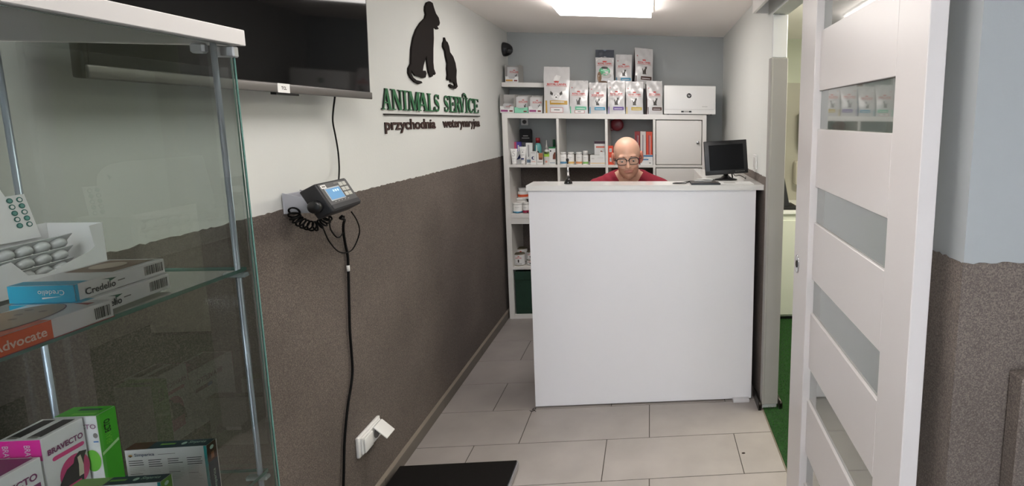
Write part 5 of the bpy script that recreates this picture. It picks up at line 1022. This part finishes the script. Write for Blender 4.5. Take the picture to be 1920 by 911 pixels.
lip = (np.abs(lx) < .024) & (ly < -.066) & (lz > -.0735 + (lx * 12) ** 2 * .03) & (lz < -.0535 - (lx * 12) ** 2 * .06)
ear = (np.abs(lx) > .0735) & (lz > -.05) & (lz < .028) & (ly > -.02)
stub = (ly < .01) & (lz < -.048 + 0 * lx) & (lz > -.125) & (cen[:, 2] > 1.14) & (np.abs(lx) < .075)
mi = [m.mi(q) for q in (SKIN, STUB, EARM, LIP)]; sel = np.where(lip, mi[3], np.where(ear, mi[2], np.where(stub, mi[1], mi[0])))
m.f += fq.tolist(); m.m += sel.tolist(); m.s += [True] * len(fq); m.build('body', pe)
# clothes: offset surfaces
SCR = M('scrub_red', (134, 18, 42), .8, bump=.1, bscale=400); TRO = M('trousers', (30, 32, 44), .85); SHOE = M('shoe_black', (20, 20, 20), .5)
def shirt(X, Y, Z):
    fold = .0022 * np.sin(X * 95 + Z * 55) * np.sin(Z * 70 + X * 30)
    d = smin(torso_sdf(X, Y, Z), arm_up(X, Y, Z), .04) - .010 + fold; d = smax(d, .60 - Z, .004); d = smax(d, Z - 1.195 , .004)
    ax = np.abs(X - PX0 - .004); d = smax(d, -(neck_sdf(X, Y, Z) - .006), .004)
    v = np.maximum(ax * .86 + (1.045 - Z) * .52, Y - 3.02); d = smax(d, -v, .004)   # V neckline at the front
    sl = cap(ax, Y, Z, (.205, 3.022, .99), (.235, 3.01, .70), .095, .095); d = smax(d, np.where(ax > .15, (.90 - Z), -1), .004); inner = smin(torso_sdf(X, Y, Z), arm_up(X, Y, Z), .04) + .006
    return d
vs, fq = surface_nets(shirt, axis([(PX0 - .32, PX0 + .325, .005)]), axis([(2.90, 3.24, .005)]), axis([(.58, 1.22, .005)])); m = MB(); m.add([tuple(v) for v in vs], fq.tolist(), SCR, True); m.build('top', pe, label='dark red short-sleeved top with a V neck')
vs, fq = surface_nets(lambda X, Y, Z: smax(smin(legs_sdf(X, Y, Z), ell(X - PX0 - .004, Y, Z, (0, 3.1, .62), (.15, .11, .08)), .04) - .010, .10 - Z, .004), axis([(PX0 - .26, PX0 + .265, .009)]), axis([(2.66, 3.30, .009)]), axis([(.08, .74, .009)])); m = MB(); m.add([tuple(v) for v in vs], fq.tolist(), TRO, True); m.build('trousers', pe)
vs, fq = surface_nets(feet_sdf, axis([(PX0 - .20, PX0 + .205, .006)]), axis([(2.60, 2.90, .006)]), axis([(0, .18, .006)])); m = MB(); m.add([tuple(v) for v in vs], fq.tolist(), SHOE, True); m.build('shoes', pe)
# eyes, brows, hair fringe, glasses
EYE = M('eye_white', (214, 206, 200), .2); IRIS = M('iris', (52, 46, 42), .2); HAIR = M('hair_cropped', (66, 48, 40), .8)
for sx in (-1, 1):
    c = hw(sx * .031, -.0715, -.0025); R4 = Matrix.Translation(c) @ HR.to_4x4() @ Matrix.Rotation(math.radians(124), 4, 'X')
    m = MB(); n = 14; prof = [(.0118 * math.sin(math.pi * i / n), .0118 * math.cos(math.pi * i / n)) for i in range(n + 1)]
    m.lathe([(max(a, 0), b) for a, b in prof], EYE, M4=R4, n=20); m.lathe([(.0056, .0104), (.0050, .0112), (0, .0121)], IRIS, M4=R4, n=16); m.build('eye', pe)
    F = Fr(hw(0, 0, 0), HR @ Vector((1, 0, 0)), HR @ Vector((0, 0, 1)))
    m = MB(); pts = [hw(sx * (.014 + .030 * t), -.0845 + .014 * t * t, .0165 + .006 * math.sin(math.pi * t * .8) - .003 * t) for t in [i / 8 for i in range(9)]]
    m.tube(pts, [.0012, .0022, .0026, .0026, .0025, .0023, .0019, .0014, .0007], HAIR, 6); m.build('eyebrow', pe)
def hairf(X, Y, Z):
    x, y, z = head_local(X, Y, Z); d = head_sdf(X, Y, Z) - .0016; h = ell(x, y, z, (0, .012, .031), (.0735, .093, .0765)) - .0022
    return smax(smax(h, z - .030 - .25 * np.minimum(y, .06), .002), -(y - .012 - np.maximum(0, .004 - z) * .2 + .012), .002)
vs, fq = surface_nets(hairf, axis([(PX0 - .10, PX0 + .10, .0035)]), axis([(2.86, 3.05, .0035)]), axis([(1.17, 1.36, .0035)]))
if len(vs): m = MB(); m.add([tuple(v) for v in vs], fq.tolist(), HAIR, True); m.build('hair', pe, label='short cropped hair around the back and sides')
gl = MB(); RIM = M('spectacle_frame', (24, 20, 20), .3)
def lens_path(sx, k=1): return [hw(sx * (.0325 + .0265 * k * (abs(math.cos(a)) ** .6) * (1 if math.cos(a) > 0 else -1)), -.0955 + .010 * ((.0325 + .0265 * math.cos(a)) / .06) ** 2, -.0055 + .0185 * k * (abs(math.sin(a)) ** .7) * (1 if math.sin(a) > 0 else -1)) for a in [2 * math.pi * i / 32 for i in range(32)]]
for sx in (-1, 1):
    lp_ = lens_path(sx); rr_ = [.0031 if i in range(1, 16) else .0017 for i in range(32)]; gl.tube(lp_, rr_, RIM, 6, True)
    gl.tube(smooth_path([hw(sx * .059, -.086, .005), hw(sx * .071, -.080, .004), hw(sx * .0765, -.060, .002), hw(sx * .0765, -.005, .001), hw(sx * .078, .018, -.006)], 4), .0017, RIM, 6)
gl.tube(smooth_path([hw(-.0075, -.0965, -.001), hw(0, -.099, .0015), hw(.0075, -.0965, -.001)], 4), .0017, RIM, 6)
g_ = gl.build('glasses', pe, label='dark-rimmed rectangular glasses')
LG = glass_mat('lens_glass', (.96, .97, .98), .8); m = MB()
for sx in (-1, 1): q = lens_path(sx, .97); m.add(q, [tuple(range(32)) if sx > 0 else tuple(range(32))], LG)
m.build('lenses', g_)
# office chair under the person
ch = thing('office_chair', (PX0, 3.15, 0), 'black office chair under the seated person, hidden behind the desk', 'chair')
m = MB(); m.box(PX0 - .22, PX0 + .22, 2.93, 3.36, .385, .447, BLACKM, bev=.02, seg=3); m.build('seat', ch)
m = MB(); m.box(PX0 - .19, PX0 + .19, 3.34, 3.39, .50, .98, BLACKM, bev=.02, seg=3); m.box(PX0 - .03, PX0 + .03, 3.385, 3.40, .41, .75, BLACKM); m.build('backrest', ch)
m = MB(); m.tube([(PX0, 3.15, .06), (PX0, 3.15, .39)], .022, BLACK, 14); m.build('gas_lift', ch); m = MB()
for k in range(5):
    a = 2 * math.pi * k / 5 + .3; e = (PX0 + .24 * math.cos(a), 3.15 + .24 * math.sin(a), .065); m.tube([(PX0, 3.15, .10), e], [.022, .014], BLACK, 10)
    m.lathe([(.0, -.012), (.026, -.012), (.028, 0), (.026, .012), (0, .012)], BLACKM, M4=Matrix.Translation((e[0], e[1], .028)) @ Matrix.Rotation(math.pi / 2, 4, 'X'), n=16); m.tube([(e[0], e[1], .065), (e[0], e[1], .03)], .007, BLACK, 8)
m.build('wheel_base', ch)
